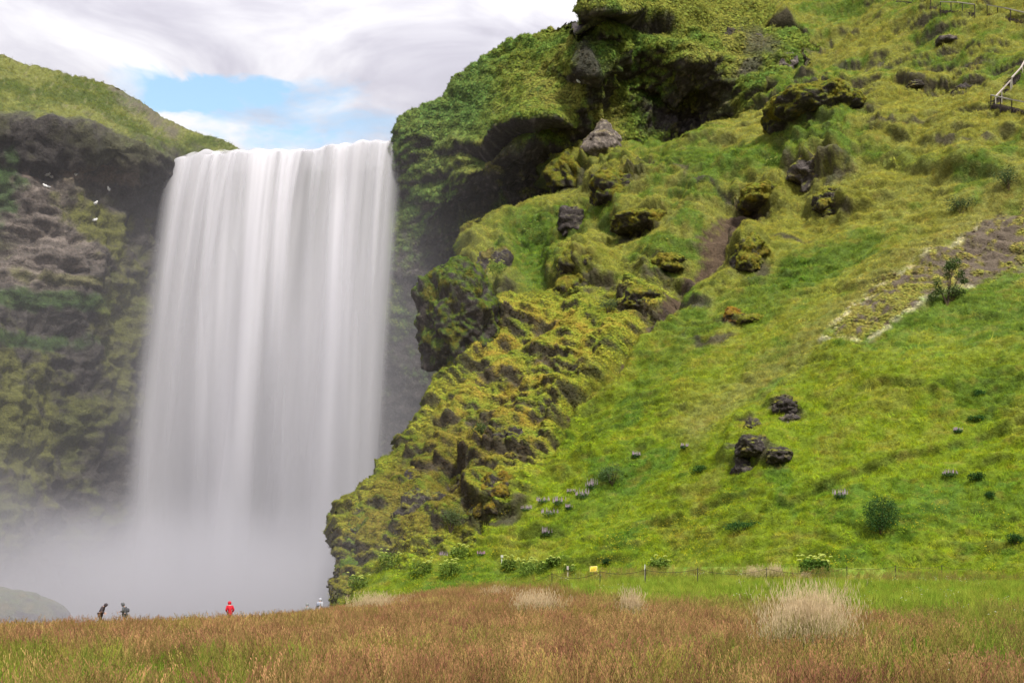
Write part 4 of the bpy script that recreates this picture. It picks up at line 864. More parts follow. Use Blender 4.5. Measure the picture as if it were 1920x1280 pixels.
scatter('rock_moss', np.concatenate(Vs), np.concatenate(Fs), np.concatenate(Cs), np.concatenate(Ws), 34, MOSS_T, 0.35, 0.9, 'shaggy moss growing over the rock outcrops', 'moss', 0.25, 31, 0.3)

# ------------------------------------------------------------------ shrubs and flowering plants
def tube(V, Fc, pts, r0, r1, k=5):
    b0 = len(V); n = len(pts)
    for i, p in enumerate(pts):
        a = Vector(pts[min(i + 1, n - 1)]) - Vector(pts[max(i - 1, 0)]); a.normalize()
        u = a.cross(Vector((0.3, 1, 0.2))).normalized(); v = a.cross(u); r_ = r0 + (r1 - r0) * i / max(1, n - 1)
        for j in range(k):
            t = 6.2832 * j / k; q = Vector(p) + (u * math.cos(t) + v * math.sin(t)) * r_; V.append(tuple(q))
    for i in range(n - 1):
        for j in range(k): Fc.append((b0 + i * k + j, b0 + i * k + (j + 1) % k, b0 + (i + 1) * k + (j + 1) % k, b0 + (i + 1) * k + j))
def pmesh(name, V, Fc, mat, parent=None, smooth=False):
    me = bpy.data.meshes.new(name); me.from_pydata([tuple(v) for v in V], [], Fc); me.update()
    if smooth: me.polygons.foreach_set('use_smooth', [True] * len(me.polygons))
    o = link(name, me, mat, parent); return o
def leaf_cloud(rng, clumps, n, size, flat=0.35):
    """leaves spread through clumps given as (x,y,z,rx,ry,rz)"""
    vol = np.array([c[3] * c[4] * c[5] for c in clumps]) ** 0.7; pr = vol / vol.sum(); V, Fc = [], []
    for k in range(n):
        c = clumps[rng.choice(len(clumps), p=pr)]; dv = rng.normal(size=3); dv /= np.linalg.norm(dv); r_ = rng.random() ** 0.4
        p = np.array(c[:3]) + dv * r_ * np.array(c[3:6])
        a = rng.normal(size=3); a[2] = a[2] * 0.6 + 0.3; a = a / np.linalg.norm(a); b = np.cross(a, rng.normal(size=3)); b /= np.linalg.norm(b) + 1e-9; s = size * rng.uniform(0.6, 1.4); b0 = len(V)
        V += [p, p + a * s * .5 + b * s * flat, p + a * s, p + a * s * .5 - b * s * flat]; Fc.append((b0, b0 + 1, b0 + 2, b0 + 3))
    return V, Fc
M_WOOD = mat_plain('shrub_wood', (0.07, 0.05, 0.035), 0.9, 0.1, 0.3)
LEAFM = {}
def leafm(c):
    if c not in LEAFM: LEAFM[c] = mat_plain('shrub_leaf', c, 0.75, 0.15, 0.45, 1.6, transl=0.3)
    return LEAFM[c]
def shrub(name, layer, px, py, wpx, hpx, label, leaf=(0.045, 0.085, 0.02), n=1400, size=0.09, clumps=None, stems=6, cat='shrub', group=None, lump=7, open_=False):
    pos, nn = surf(layer, px, py); d = pos[1]; W, H = wpx / F * d, hpx / F * d; rng = np.random.default_rng(int(px * 13 + py))
    e = empty(name, pos - np.array([0, 0, 0.1]), label=label, category=cat)
    if group: e['group'] = group
    if clumps is None:
        clumps = []
        for k in range(lump):
            a = rng.uniform(0, 6.283); rr = rng.random() ** .5 * 0.30; z = rng.uniform(0.30, 0.66)
            clumps.append((math.cos(a) * rr * W, math.sin(a) * rr * W * .8, z * H, W * rng.uniform(.17, .27), W * rng.uniform(.17, .27), H * rng.uniform(.22, .34)))
    else: clumps = [(c[0] * W, c[1] * W, c[2] * H, c[3] * W, c[4] * W, c[5] * H) for c in clumps]
    V, Fc = leaf_cloud(rng, clumps, n, size); pmesh('foliage', V, Fc, leafm(leaf), e)
    for k in range(stems):
        c = clumps[k % len(clumps)]; V, Fc = [], []; m = (c[0] * .45 + rng.normal() * .05, c[1] * .45, c[2] * .55)
        tube(V, Fc, [(rng.normal() * .05, rng.normal() * .05, -.15), m, (c[0], c[1], c[2] + c[5] * .4)], 0.035 * (H / 2 + .3), 0.010); pmesh('stem', V, Fc, M_WOOD, e, True)
    return e
shrub('round_bush', H_, 1652, 995, 76, 72, 'large round dark green bush on the lower right slope', (0.035, 0.085, 0.018), 4200, 0.085, lump=16, clumps=[(0, 0, .42, .44, .4, .46), (-.22, 0, .5, .25, .25, .36), (.24, 0, .45, .24, .25, .4), (0, -.15, .72, .3, .25, .24), (-.1, -.2, .3, .36, .25, .3)])
shrub('small_tree', H_, 1778, 572, 70, 92, 'slender small tree with tufted crown beside the scree tongue', (0.060, 0.095, 0.024), 3600, 0.10, stems=8, cat='tree',
      clumps=[(.15, 0, .87, .24, .2, .12), (.05, 0, .78, .2, .2, .1), (.33, 0, .62, .14, .14, .13), (.02, .1, .62, .14, .14, .08), (.45, 0, .50, .14, .12, .06), (-.30, 0, .47, .13, .12, .10), (-.25, 0, .30, .16, .15, .10), (.32, 0, .28, .18, .15, .08), (-.42, 0, .18, .14, .14, .09), (.1, -.1, .30, .2, .15, .12)])
shrub('willow_shrub', H_, 1806, 398, 64, 48, 'loose grey green willow shrub near the top of the scree', (0.07, 0.105, 0.035), 1300, 0.10)
shrub('willow_shrub', H_, 1893, 352, 70, 44, 'grey green willow shrub at the right edge above the scree', (0.06, 0.10, 0.035), 1300, 0.10)
shrub('willow_shrub', H_, 1204, 676, 72, 46, 'silvery shrub below the soil rill in the middle of the slope', (0.095, 0.13, 0.05), 1500, 0.10)
shrub('willow_shrub', H_, 1140, 588, 46, 36, 'grey green shrub left of the rill under a mossy hump', (0.09, 0.12, 0.045), 900, 0.10)
shrub('willow_shrub', H_, 902, 822, 46, 46, 'dark green shrub on the brown mossy spur', (0.06, 0.10, 0.025), 1100, 0.10)
shrub('willow_shrub', H_, 1148, 908, 72, 50, 'grey green shrub next to the largest purple flower drift', (0.075, 0.125, 0.04), 1500, 0.09)
shrub('willow_shrub', H_, 845, 1000, 56, 56, 'pale green shrub in the nook right of the tall dark crag', (0.085, 0.12, 0.04), 1300, 0.10)
shrub('willow_shrub', B_, 1290, 140, 72, 40, 'silver green shrub capping the dark rock of the cove', (0.09, 0.13, 0.06), 1300, 0.13)
shrub('juniper_patch', H_, 1834, 898, 40, 20, 'upper dark low patch of juniper near the right edge', (0.03, 0.08, 0.015), 900, 0.08)
shrub('juniper_patch', H_, 1858, 932, 36, 18, 'lower dark low patch of juniper near the right edge', (0.03, 0.08, 0.015), 800, 0.08)
shrub('juniper_patch', H_, 1838, 745, 38, 18, 'dark low patch of juniper high on the bright right slope', (0.03, 0.085, 0.015), 800, 0.09)
shrub('juniper_patch', H_, 1832, 792, 44, 20, 'dark low juniper patch between two others on the bright right slope', (0.035, 0.09, 0.015), 800, 0.09)
shrub('juniper_patch', H_, 1388, 995, 76, 26, 'wide dark green patch of low shrub left of the round bush', (0.035, 0.095, 0.018), 1500, 0.08)
shrub('juniper_patch', H_, 1908, 1018, 46, 26, 'dark low shrub cut by the right edge of the picture', (0.035, 0.09, 0.018), 900, 0.08)
shrub('juniper_patch', H_, 1140, 1056, 30, 16, 'small dark shrub just above the yellow sign', (0.03, 0.08, 0.018), 600, 0.07)
shrub('juniper_patch', H_, 1310, 888, 44, 24, 'dark green herb clump left of the boulder cluster', (0.045, 0.11, 0.02), 800, 0.09)

M_LUP = mat_plain('lupine_flower', (0.33, 0.25, 0.32), 0.8, 0.1, 0.3, 9.0, transl=0.2); M_PINK = mat_plain('pink_flower', (0.42, 0.22, 0.36), 0.8, 0.1, 0.25, 9.0, transl=0.2)
def lupine(px, py, wpx, hpx, label, n=26, m=None, nl=420):
    pos, nn = surf(H_, px, py); d = pos[1]; W, H = wpx / F * d, hpx / F * d; rng = np.random.default_rng(int(px * 3 + py * 5))
    e = empty('lupine_clump', pos, label=label, category='flowers', group='purple flowers in drifts on the slope')
    V, Fc = leaf_cloud(rng, [(0, 0, H * .25, W * .5, W * .35, H * .35)], nl, 0.08); pmesh('foliage', V, Fc, leafm((0.06, 0.12, 0.035)), e)
    V, Fc = [], []
    for k in range(n):
        x, y = rng.uniform(-.48, .48) * W, rng.uniform(-.3, .3) * W; h = H * rng.uniform(.55, 1.0); s = 0.030
        for t in range(4):
            z = h * (.55 + .15 * t); q = s * (1.3 - .25 * t); b0 = len(V)
            for j in range(5): a = j * 1.2566 + t; V.append((x + math.cos(a) * q, y + math.sin(a) * q, z))
            V.append((x, y, z + h * .16)); Fc += [(b0 + j, b0 + (j + 1) % 5, b0 + 5) for j in range(5)]
    pmesh('flower_spikes', V, Fc, m or M_LUP, e)['kind'] = 'stuff'; return e
for (px, py, a, b, t) in ((1092, 932, 26, 18, 'largest purple flower drift, beside the grey green shrub'), (1048, 946, 26, 15, 'purple flower clump left of the largest drift'), (1030, 968, 34, 15, 'purple flower clump lowest in the middle drift'), (1108, 918, 22, 20, 'purple flower clump just above the largest drift'),
                          (1018, 944, 26, 14, 'faint purple flowers on the left of the middle drift'), (988, 958, 24, 12, 'faint purple flowers nearest the brown crag'), (1072, 926, 18, 10, 'small purple tuft above the middle clumps'), (1068, 954, 18, 10, 'small purple tuft right of the lowest middle clump'),
                          (1026, 1002, 22, 16, 'lone purple clump under the middle drift'), (1192, 860, 16, 12, 'lone purple tuft up the slope from the drifts'), (1574, 936, 26, 18, 'purple heather clump left of the large round bush'), (1780, 890, 30, 12, 'pinkish flower clump right of the round bush, high up'),
                          (1796, 812, 18, 10, 'small pale flower clump on the right slope below the junipers'), (832, 1046, 22, 14, 'dull purple flowers near the foot of the tall dark crag'), (1282, 840, 16, 10, 'small purple tuft left of the boulder cluster')):
    lupine(px, py, a, b, t)
lupine(902, 1042, 18, 10, 'bright pink flower clump at the foot of the slope', 16, M_PINK, 200)

M_UMB = mat_plain('angelica_umbel', (0.40, 0.46, 0.10), 0.8, 0.1, 0.25, 12.0, transl=0.2)
def ground_at(px, py):
    y = np.linspace(12, 95, 2000); x = (px - 960) / F * y; z = EYE + (HOR - py) / F * y; g = gz(x, y); k = np.argmax(z < g)
    if z[k] >= g[k]: k = len(y) - 1
    return np.array([x[k], y[k], g[k]])
def angelica(px, py, wpx, hpx, label, umbels=14, on='hill', leaf=(0.13, 0.20, 0.03), nl=520):
    pos = surf(H_, px, py)[0] if on == 'hill' else ground_at(px, py); d = pos[1]; W, H = wpx / F * d, hpx / F * d; rng = np.random.default_rng(int(px * 11 + py))
    e = empty('angelica_plant', pos - np.array([0, 0, .05]), label=label, category='plant', group='angelica along the foot of the slope')
    V, Fc = leaf_cloud(rng, [(0, 0, H * .38, W * .46, W * .35, H * .42), (-W * .2, 0, H * .5, W * .25, W * .25, H * .34), (W * .2, 0, H * .45, W * .25, W * .25, H * .34)], nl, 0.13, 0.42); pmesh('foliage', V, Fc, leafm(leaf), e)
    for k in range(umbels):
        x, y, h = rng.uniform(-.46, .46) * W, rng.uniform(-.35, .35) * W, H * rng.uniform(.62, 1.0); V, Fc = [], []
        tube(V, Fc, [(x * .5, y * .5, 0), (x * .8, y * .8, h * .5), (x, y, h)], 0.018, 0.008, 4); st = pmesh('flower_stem', V, Fc, M_STEM, e)
        V, Fc = [], []; r_ = rng.uniform(.08, .13)
        for q in range(22):
            a = q * 2.4; t = math.sqrt((q + .5) / 22); cx, cy, cz = x + math.cos(a) * t * r_, y + math.sin(a) * t * r_, h + r_ * .6 * (1 - t * t); b0 = len(V); s = .030
            V += [(cx - s, cy, cz), (cx, cy - s, cz), (cx + s, cy, cz), (cx, cy + s, cz), (cx, cy, cz + s), (cx, cy, cz - s)]
            Fc += [(b0 + i, b0 + (i + 1) % 4, b0 + 4) for i in range(4)] + [(b0 + (i + 1) % 4, b0 + i, b0 + 5) for i in range(4)]
        pmesh('umbel', V, Fc, M_UMB, st)
    return e
angelica(1528, 1083, 66, 46, 'big angelica plant with pale umbels behind the rope fence', 26, 'ground', (0.085, 0.16, 0.02), 1500)
for (px, py, a, b, u, on, t) in ((908, 1098, 66, 36, 5, 'ground', 'dark leafy angelica at the edge of the russet meadow'), (845, 1082, 50, 38, 14, 'hill', 'pale flowering angelica left of the dark leafy one'), (1000, 1078, 80, 36, 18, 'hill', 'wide band of flowering angelica left of the yellow sign'),
                              (955, 1072, 36, 34, 9, 'hill', 'flowering angelica beside the small white marker'), (862, 1048, 40, 30, 10, 'hill', 'flowering angelica above the pale one, close to the pink flowers'), (790, 1080, 46, 34, 9, 'hill', 'flowering angelica below the tall dark crag'), (730, 1068, 50, 40, 7, 'hill', 'flowering angelica against the foot of the tall dark crag'),
                              (672, 1105, 46, 34, 7, 'hill', 'leftmost flowering angelica near the visitors'), (1040, 1060, 34, 22, 7, 'hill', 'small angelica above the wide flowering band'), (1236, 1068, 44, 30, 6, 'ground', 'angelica on the low bank right of the yellow sign'), (1068, 1078, 24, 24, 4, 'hill', 'slim angelica between the wide band and the yellow sign'),
                              (930, 515, 40, 30, 6, 'hill', 'leafy angelica patch under the dark rock nose'), (1010, 455, 60, 44, 4, 'hill', 'lush leafy angelica patch left of the rock chimney'), (1450, 318, 34, 26, 7, 'hill', 'yellow green angelica beside the bare grey rock')):
    angelica(px, py, a, b, t, u, on)
M_PLUME = mat_plain('pale_plume_grass', (0.52, 0.41, 0.25), 0.9, 0.05, 0.25, 6.0, transl=0.4); M_PLUMEG = mat_plain('plume_stem', (0.24, 0.24, 0.06), 0.9, 0.05, 0.25, 6.0, transl=0.3)
def plume(px, py, wpx, hpx, label, n=420):
    pos = ground_at(px, py); d = pos[1]; W, H = wpx / F * d, hpx / F * d; r = random.Random(int(px + py * 3)); V, Fc, V2, F2 = [], [], [], []
    e = empty('plume_grass', pos, label=label, category='grass', group='pale plume grass waving in the meadow')
    for k in range(n):
        x0, y0 = r.gauss(0, .2) * W, r.gauss(0, .14) * W; h = H * min(1.15, max(.4, r.gauss(.82, .18))); dx, dy = r.gauss(.06, .16) * W, r.gauss(0, .14) * W; ww = 0.0012 + 0.00006 * d
        at_ = lambda t: (x0 + dx * t * t, y0 + dy * t * t, h * t); b2 = len(V2)
        for t in (0, .4, .75): p = at_(t); V2 += [(p[0] - ww, p[1], p[2]), (p[0] + ww, p[1], p[2])]
        F2 += [(b2, b2 + 1, b2 + 3, b2 + 2), (b2 + 2, b2 + 3, b2 + 5, b2 + 4)]
        for q in range(7):            # narrow upright spikelets along the upper half
            t = .45 + .55 * q / 6; p = at_(t); a = r.uniform(0, 6.283); l = h * r.uniform(.06, .16); o_ = h * .025; b1 = len(V)
            V += [p, (p[0] + math.cos(a) * o_ + ww * 1.5, p[1] + math.sin(a) * o_, p[2] + l * .5), (p[0] + math.cos(a) * o_ * 1.6, p[1] + math.sin(a) * o_ * 1.6, p[2] + l), (p[0] + math.cos(a) * o_ - ww * 1.5, p[1] + math.sin(a) * o_, p[2] + l * .5)]; Fc.append((b1, b1 + 1, b1 + 2, b1 + 3))
    pmesh('stems', V2, F2, M_PLUMEG, e); pmesh('plumes', V, Fc, M_PLUME, e); return e
plume(1508, 1262, 170, 140, 'largest pale plume grass clump near the bottom right', 1500)
plume(1182, 1192, 44, 74, 'narrow tall pale plume grass clump in the green field edge', 500)
plume(1002, 1180, 92, 62, 'rosy plume grass clump left of the narrow tall one', 900)
plume(698, 1165, 96, 46, 'yellowish plume grass clump at the left rim of the meadow', 800)
plume(1412, 1090, 40, 26, 'small pale plume tuft at the foot of the bank, left one', 200)
plume(1452, 1089, 36, 28, 'small pale plume tuft at the foot of the bank, right one', 200)
plume(1508, 1090, 26, 16, 'tiny plume tuft beside the big angelica', 120)
plume(930, 1140, 60, 36, 'faint plume tuft between the rosy and the yellowish clumps', 220)

# ------------------------------------------------------------------ rope fence, signs, stairway
M_POST = mat_plain('dark_post', (0.030, 0.026, 0.022), 0.8, 0.2, 0.3); M_ROPE = mat_plain('dark_rope', (0.035, 0.03, 0.025), 0.9, 0.1, 0.3)
M_TIMB = mat_plain('grey_timber', (0.27, 0.25, 0.21), 0.85, 0.1, 0.25); M_DTIMB = mat_plain('dark_timber', (0.040, 0.032, 0.028), 0.9, 0.1, 0.35); M_PALE = mat_plain('pale_timber', (0.36, 0.31, 0.28), 0.85, 0.1, 0.2)
def bar(name, a, b, wd, th, mat, parent, org):
    a, b = Vector(a) - Vector(org), Vector(b) - Vector(org); ax = (b - a).normalized(); s = ax.cross(Vector((0, 0, 1)))
    s = s.normalized() if s.length > 1e-3 else Vector((1, 0, 0)); u = s.cross(ax).normalized(); V = []
    for p in (a, b):
        for i, j in ((-1, -1), (1, -1), (1, 1), (-1, 1)): V.append(p + s * i * wd / 2 + u * j * th / 2)
    return pmesh(name, V, [(3, 2, 1, 0), (4, 5, 6, 7), (0, 1, 5, 4), (1, 2, 6, 5), (2, 3, 7, 6), (3, 0, 4, 7)], mat, parent)
def rope_fence(spec, label, hgt):
    pts = [ground_at(px, py) for px, py in spec]; e = empty('rope_fence', pts[0], label=label, category='fence'); tops = []
    for p in pts:
        V, Fc = [], []; tube(V, Fc, [tuple(np.array([0, 0, -.3]) + p - pts[0]), tuple(p - pts[0] + np.array([0, 0, hgt]))], .024, .020, 6); V.append(tuple(p - pts[0] + np.array([0, 0, hgt + .01]))); b = len(V) - 1; Fc += [(b - 6 + j, b - 6 + (j + 1) % 6, b) for j in range(6)]
        pmesh('post', V, Fc, M_POST, e); tops.append(p - pts[0] + np.array([0, 0, hgt - .08]))
    for a, b in zip(tops[:-1], tops[1:]):
        V, Fc = [], []; L_ = np.linalg.norm(b - a); tube(V, Fc, [tuple(a + (b - a) * t - np.array([0, 0, min(.42, .05 * L_) * 4 * t * (1 - t)])) for t in np.linspace(0, 1, 9)], .010, .010, 4); pmesh('rope', V, Fc, M_ROPE, e)
    return e
rope_fence([(948, 1102), (1035, 1099), (1125, 1097), (1210, 1095), (1308, 1093), (1437, 1091), (1588, 1088), (1679, 1086), (1766, 1085), (1864, 1082), (1975, 1080)], 'low rope fence on dark posts along the foot of the hillside', 0.80)
rope_fence([(300, 1166), (346, 1164), (393, 1162), (440, 1160)], 'short rope fence with a dark post among russet grass near the red visitor', 0.70)
def sign():
    p = surf(H_, 1113, 1078)[0]; e = empty('yellow_sign', p, label='small yellow notice board on legs at the foot of the slope', category='sign')
    for s in (-1, 1): bar('leg', (p[0] + s * .22, p[1] + .03, p[2] - .2), (p[0] + s * .22, p[1] + .03, p[2] + .42), .035, .035, M_TIMB, e, p)
    my = mat_plain('yellow_panel', (0.72, 0.50, 0.04), 0.6, 0.2, 0.12, 20.0); mo = mat_plain('pale_frame', (0.72, 0.60, 0.30), 0.7, 0.1, 0.1)
    c = Vector((0, -.03, .46)); ux = Vector((1, 0, .05)); uz = Vector((.06, .25, .96))
    def slab(nm, w_, h_, y0, y1, m):
        V = []
        for y in (y0, y1):
            for i, j in ((-1, -1), (1, -1), (1, 1), (-1, 1)): V.append(c + ux * (i * w_ / 2) + uz * (j * h_ / 2) + Vector((0, y, 0)))
        pmesh(nm, V, [(0, 1, 2, 3), (7, 6, 5, 4), (0, 4, 5, 1), (1, 5, 6, 2), (2, 6, 7, 3), (3, 7, 4, 0)], m, e)
    slab('frame', .50, .40, .0, .03, mo); slab('panel', .45, .35, -.012, -.003, my)
sign()
def stake(px, py, hpx, label, mat, w_=0.06, cap=None, on='hill'):
    p = surf(H_, px, py)[0] if on == 'hill' else ground_at(px, py); h = hpx / F * p[1]; e = empty('marker_stake', p, label=label, category='stake')
    bar('shaft', (p[0], p[1], p[2] - .2), (p[0], p[1], p[2] + h), w_, w_, M_TIMB if cap else mat, e, p)
    bar('head', (p[0], p[1] - w_ * .3, p[2] + h * .7), (p[0], p[1] - w_ * .3, p[2] + h + .01), w_ * 1.5, w_ * 1.2, cap or mat, e, p)
stake(940, 1055, 14, 'small white marker on the lower slope above the angelica', M_WHT, 0.12)
stake(1066, 1082, 22, 'pale wooden stake left of the yellow sign', M_PALE, 0.09)
stake(1209, 1092, 34, 'thin stake with a white tip right of the yellow sign', M_TIMB, 0.03, M_WHT, 'ground')
def rail_run(label, pts, posts, hgt, steps=True, railm=None, name='stair_railing', lift=0.0):
    """handrail on posts beside plank steps, following the slope under the given photo line"""
    base = [surf(H_, px, py)[0] + np.array([0, 0, lift]) for px, py in pts]; seg = np.array(base); cum = np.concatenate([[0], np.cumsum(np.linalg.norm(np.diff(seg, axis=0), axis=1))])
    at = lambda t: np.array([np.interp(t * cum[-1], cum, seg[:, k]) for k in range(3)])
    e = empty(name, seg[0], label=label, category='stairs'); up_ = np.array([0, 0, hgt])
    for t in np.linspace(0, 1, posts): p = at(t); bar('post', p - np.array([0, 0, .5]), p + up_, .08, .08, M_DTIMB if railm is None else M_TIMB, e, seg[0])
    for a, b in zip(seg[:-1], seg[1:]): bar('handrail', a + up_ * 1.02, b + up_ * 1.02, .14, .09, railm or M_TIMB, e, seg[0])
    if steps:
        n = max(4, int(cum[-1] / 0.42)); dirv = (seg[-1] - seg[0]); dirv[2] = 0; dirv /= np.linalg.norm(dirv); sd_ = np.array([-dirv[1], dirv[0], 0]); sd_ = sd_ if sd_[1] > 0 else -sd_
        for k in range(n):
            p = at((k + .5) / n); a = p + sd_ * .05 + np.array([0, 0, .10]); bar('step', a, a + sd_ * 1.1, .32, .34, M_DTIMB, e, seg[0])
rail_run('upper stairway railing at the top edge, left stretch', [(1676, 6), (1708, 10), (1745, 18)], 5, 1.15)
rail_run('upper stairway railing at the top edge, middle stretch', [(1762, 22), (1795, 28), (1826, 31)], 4, 1.15)
rail_run('upper stairway railing reaching the top right corner', [(1850, 30), (1885, 38), (1925, 47), (1960, 54)], 5, 1.15)
rail_run('level lookout railing at the right edge', [(1858, 200), (1890, 208), (1925, 216), (1970, 226)], 6, 1.1)
rail_run('lower flight of dark steps with pale handrail at the right edge', [(1868, 200), (1882, 182), (1894, 168)], 3, 0.9, True, M_PALE)
rail_run('upper flight of dark steps with pale handrail leaving the right edge', [(1898, 166), (1912, 146), (1930, 118)], 3, 0.9, True, M_PALE)

# ------------------------------------------------------------------ people
def skin_mesh(name, joints, edges, root):
    me = bpy.data.meshes.new(name); me.from_pydata([j[:3] for j in joints], edges, []); o = bpy.data.objects.new(name, me); COL.objects.link(o)
    sk = o.modifiers.new('skin', 'SKIN'); sk.use_smooth_shade = True
    for k, j in enumerate(joints):
        r_ = j[3]; me.skin_vertices[0].data[k].radius = (r_, j[4] if len(j) > 4 else r_); me.skin_vertices[0].data[k].use_root = (k == root)
    ss = o.modifiers.new('sub', 'SUBSURF'); ss.levels = 2; ss.render_levels = 2
    dg = bpy.context.evaluated_depsgraph_get(); out = bpy.data.meshes.new_from_object(o.evaluated_get(dg)); out.name = name
    bpy.data.objects.remove(o); bpy.data.meshes.remove(me); out.materials.clear(); return out
M_SKIN = mat_plain('skin', (0.50, 0.30, 0.22), 0.6, 0.3, 0.05); M_HAIR = mat_plain('hair', (0.03, 0.02, 0.015), 0.7, 0.2, 0.2); M_BOOT = mat_plain('boot', (0.03, 0.025, 0.02), 0.7, 0.2, 0.2)
def person(px, d, face, label, jacket, trousers, lean=0.0, headlean=0.0, arms=None, hood=True, tall=1.0, pack=None, legs=0.0):
    x = (px - 960) / F * d; p = np.array([x, d, float(gz(np.array([x]), np.array([d]))[0])])
    e = empty('person', p, R(face), label=label, category='person'); e.scale = (tall,) * 3
    def bend(v):      # lean forward about the hips
        vx, vy, vz = v; t = max(0, vz - .93); return (vx + math.sin(lean) * t, vy, .93 + math.cos(lean) * t if t else vz)
    S = {'pelvis': (0, 0, .95), 'waist': (0, 0, 1.12), 'chest': (0, 0, 1.32), 'neck': (.01, 0, 1.47)}
    B = {k: bend(v) for k, v in S.items()}
    nk = Vector(B['neck']); hd = nk + Vector((math.sin(lean + headlean) * .13 + .02, 0, math.cos(lean + headlean) * .12)); ht = hd + Vector((math.sin(lean + headlean) * .10, 0, math.cos(lean + headlean) * .10))
    arms = arms or {}
    J, E, idx = [], [], {}
    def add(nm, co, r_, par=None, r2=None):
        idx[nm] = len(J); J.append((*co, r_, r2 or r_))
        if par: E.append((idx[par], idx[nm]))
    add('pelvis', B['pelvis'], .12, None, .15); add('waist', B['waist'], .11, 'pelvis', .14); add('chest', B['chest'], .13, 'waist', .17); add('neck', B['neck'], .06, 'chest'); add('head', hd, .085, 'neck', .075); add('crown', ht, .075, 'head', .07)
    hands = []
    for s, nm in ((1, 'l'), (-1, 'r')):
        sh = bend((0, s * .18, 1.40)); el, wr = arms.get(nm, ((-.03, s * .25, 1.13), (.08, s * .24, .90))); el, wr = bend(el), bend(wr)
        add('sh' + nm, sh, .065, 'chest'); add('el' + nm, el, .050, 'sh' + nm); add('wr' + nm, wr, .032, 'el' + nm); dv = (Vector(wr) - Vector(el)).normalized(); hp = Vector(wr) + dv * .08; add('ha' + nm, hp, .034, 'wr' + nm, .045); hands.append((hp, dv, s))
        fo = legs * s
        add('hip' + nm, (0, s * .09, .90), .085, 'pelvis'); add('kn' + nm, (.03 + fo * .5, s * .10, .50), .060, 'hip' + nm); add('an' + nm, (fo, s * .10, .09), .042, 'kn' + nm); add('to' + nm, (.15 + fo, s * .12, .045), .036, 'an' + nm, .045)
    body = skin_mesh('body', J, E, 0); bm = bmesh.new(); bm.from_mesh(body)
    for hp, dv, s in hands:      # five fingers each
        side = dv.cross(Vector((0, 0, 1))); side = side.normalized() if side.length > .1 else Vector((0, 1, 0)); nr = side.cross(dv).normalized()
        for k in range(5):
            V, Fc = [], []; o_ = hp + side * (-.03 + .018 * k) if k < 4 else hp + side * .04 - dv * .03; l = (.065, .078, .074, .055, .055)[k]; d2 = dv if k < 4 else (dv + side * .8).normalized()
            tube(V, Fc, [tuple(o_), tuple(o_ + d2 * l * .6), tuple(o_ + d2 * l - nr * .02)], .010, .007, 5); vv = [bm.verts.new(v) for v in V]
            for f in Fc: bm.faces.new([vv[i] for i in f])
    dirh = (Vector(ht) - hd).normalized(); fw = Vector((math.cos(lean + headlean), 0, -math.sin(lean + headlean)))
    def blob(c, r_, sx=1): bmesh.ops.create_icosphere(bm, subdivisions=1, radius=r_, matrix=Matrix.Translation(c))
    blob(hd + fw * .10 + dirh * .03, .016); blob(hd + fw * .092 - dirh * .025, .018)
    for s in (1, -1): blob(hd + fw * .088 + dirh * .06 + Vector((0, s * .03, 0)), .010); blob(hd + Vector((0, s * .085, 0)) + dirh * .04, .02)
    bm.to_mesh(body); bm.free(); body.polygons.foreach_set('use_smooth', [True] * len(body.polygons)); link('body', body, M_SKIN, e)
    def sub(names, grow, root, extra=()):
        nm = list(names); jj = [(*J[idx[n_]][:3], J[idx[n_]][3] + grow, J[idx[n_]][4] + grow) for n_ in nm]; ee = [(nm.index(a), nm.index(b)) for a in nm for b in nm if (idx[a], idx[b]) in E]; return jj, ee
    jj, ee = sub(['pelvis', 'waist', 'chest', 'neck', 'shl', 'ell', 'wrl', 'shr', 'elr', 'wrr'], .028, 0)
    b0 = len(jj); jj.append((0, 0, .78, .17, .19)); ee.append((0, b0)); link('jacket', skin_mesh('jacket', jj, ee, 0), jacket, e)
    jj, ee = sub(['pelvis', 'hipl', 'knl', 'anl', 'hipr', 'knr', 'anr'], .020, 0); link('trousers', skin_mesh('trousers', jj, ee, 0), trousers, e)
    for s in ('l', 'r'):
        jj, ee = sub(['an' + s, 'to' + s], .014, 0); link('boot', skin_mesh('boot', jj, ee, 0), M_BOOT, e)
    # hood or hair: shell open at the face
    bm = bmesh.new(); bmesh.ops.create_uvsphere(bm, u_segments=20, v_segments=14, radius=.128 if hood else .108); c = hd + dirh * .055
    kill = [f for f in bm.faces if f.calc_center_median().dot(fw) > (.078 if hood else .03) and f.calc_center_median().dot(dirh) < .075]; bmesh.ops.delete(bm, geom=kill, context='FACES')
    for v in bm.verts: v.co = Vector(c) + v.co + (dirh * (-.03) if v.co.dot(dirh) < -.05 and hood else Vector())
    me = bpy.data.meshes.new('hood'); bm.to_mesh(me); bm.free(); me.polygons.foreach_set('use_smooth', [True] * len(me.polygons)); link('hood' if hood else 'hair', me, jacket if hood else M_HAIR, e)
    if pack:
        jj = [(*bend((-.2, 0, 1.08)), .11, .14), (*bend((-.22, 0, 1.25)), .12, .15), (*bend((-.2, 0, 1.40)), .09, .12)]; link('backpack', skin_mesh('backpack', jj, [(0, 1), (1, 2)], 0), pack, e)
    return e
def fabric(nm, c): return mat_plain(nm, c, 0.75, 0.25, 0.15, 9.0)
person(188, 86, 0, 'person in dark rain jacket bending forward with one hand held out', fabric('dark_jacket', (0.045, 0.036, 0.040)), fabric('brown_trousers', (0.07, 0.05, 0.035)), R(24), R(26), {'r': ((.10, -.26, 1.10), (.34, -.22, 1.02)), 'l': ((.02, .24, 1.10), (.18, .20, .98))})
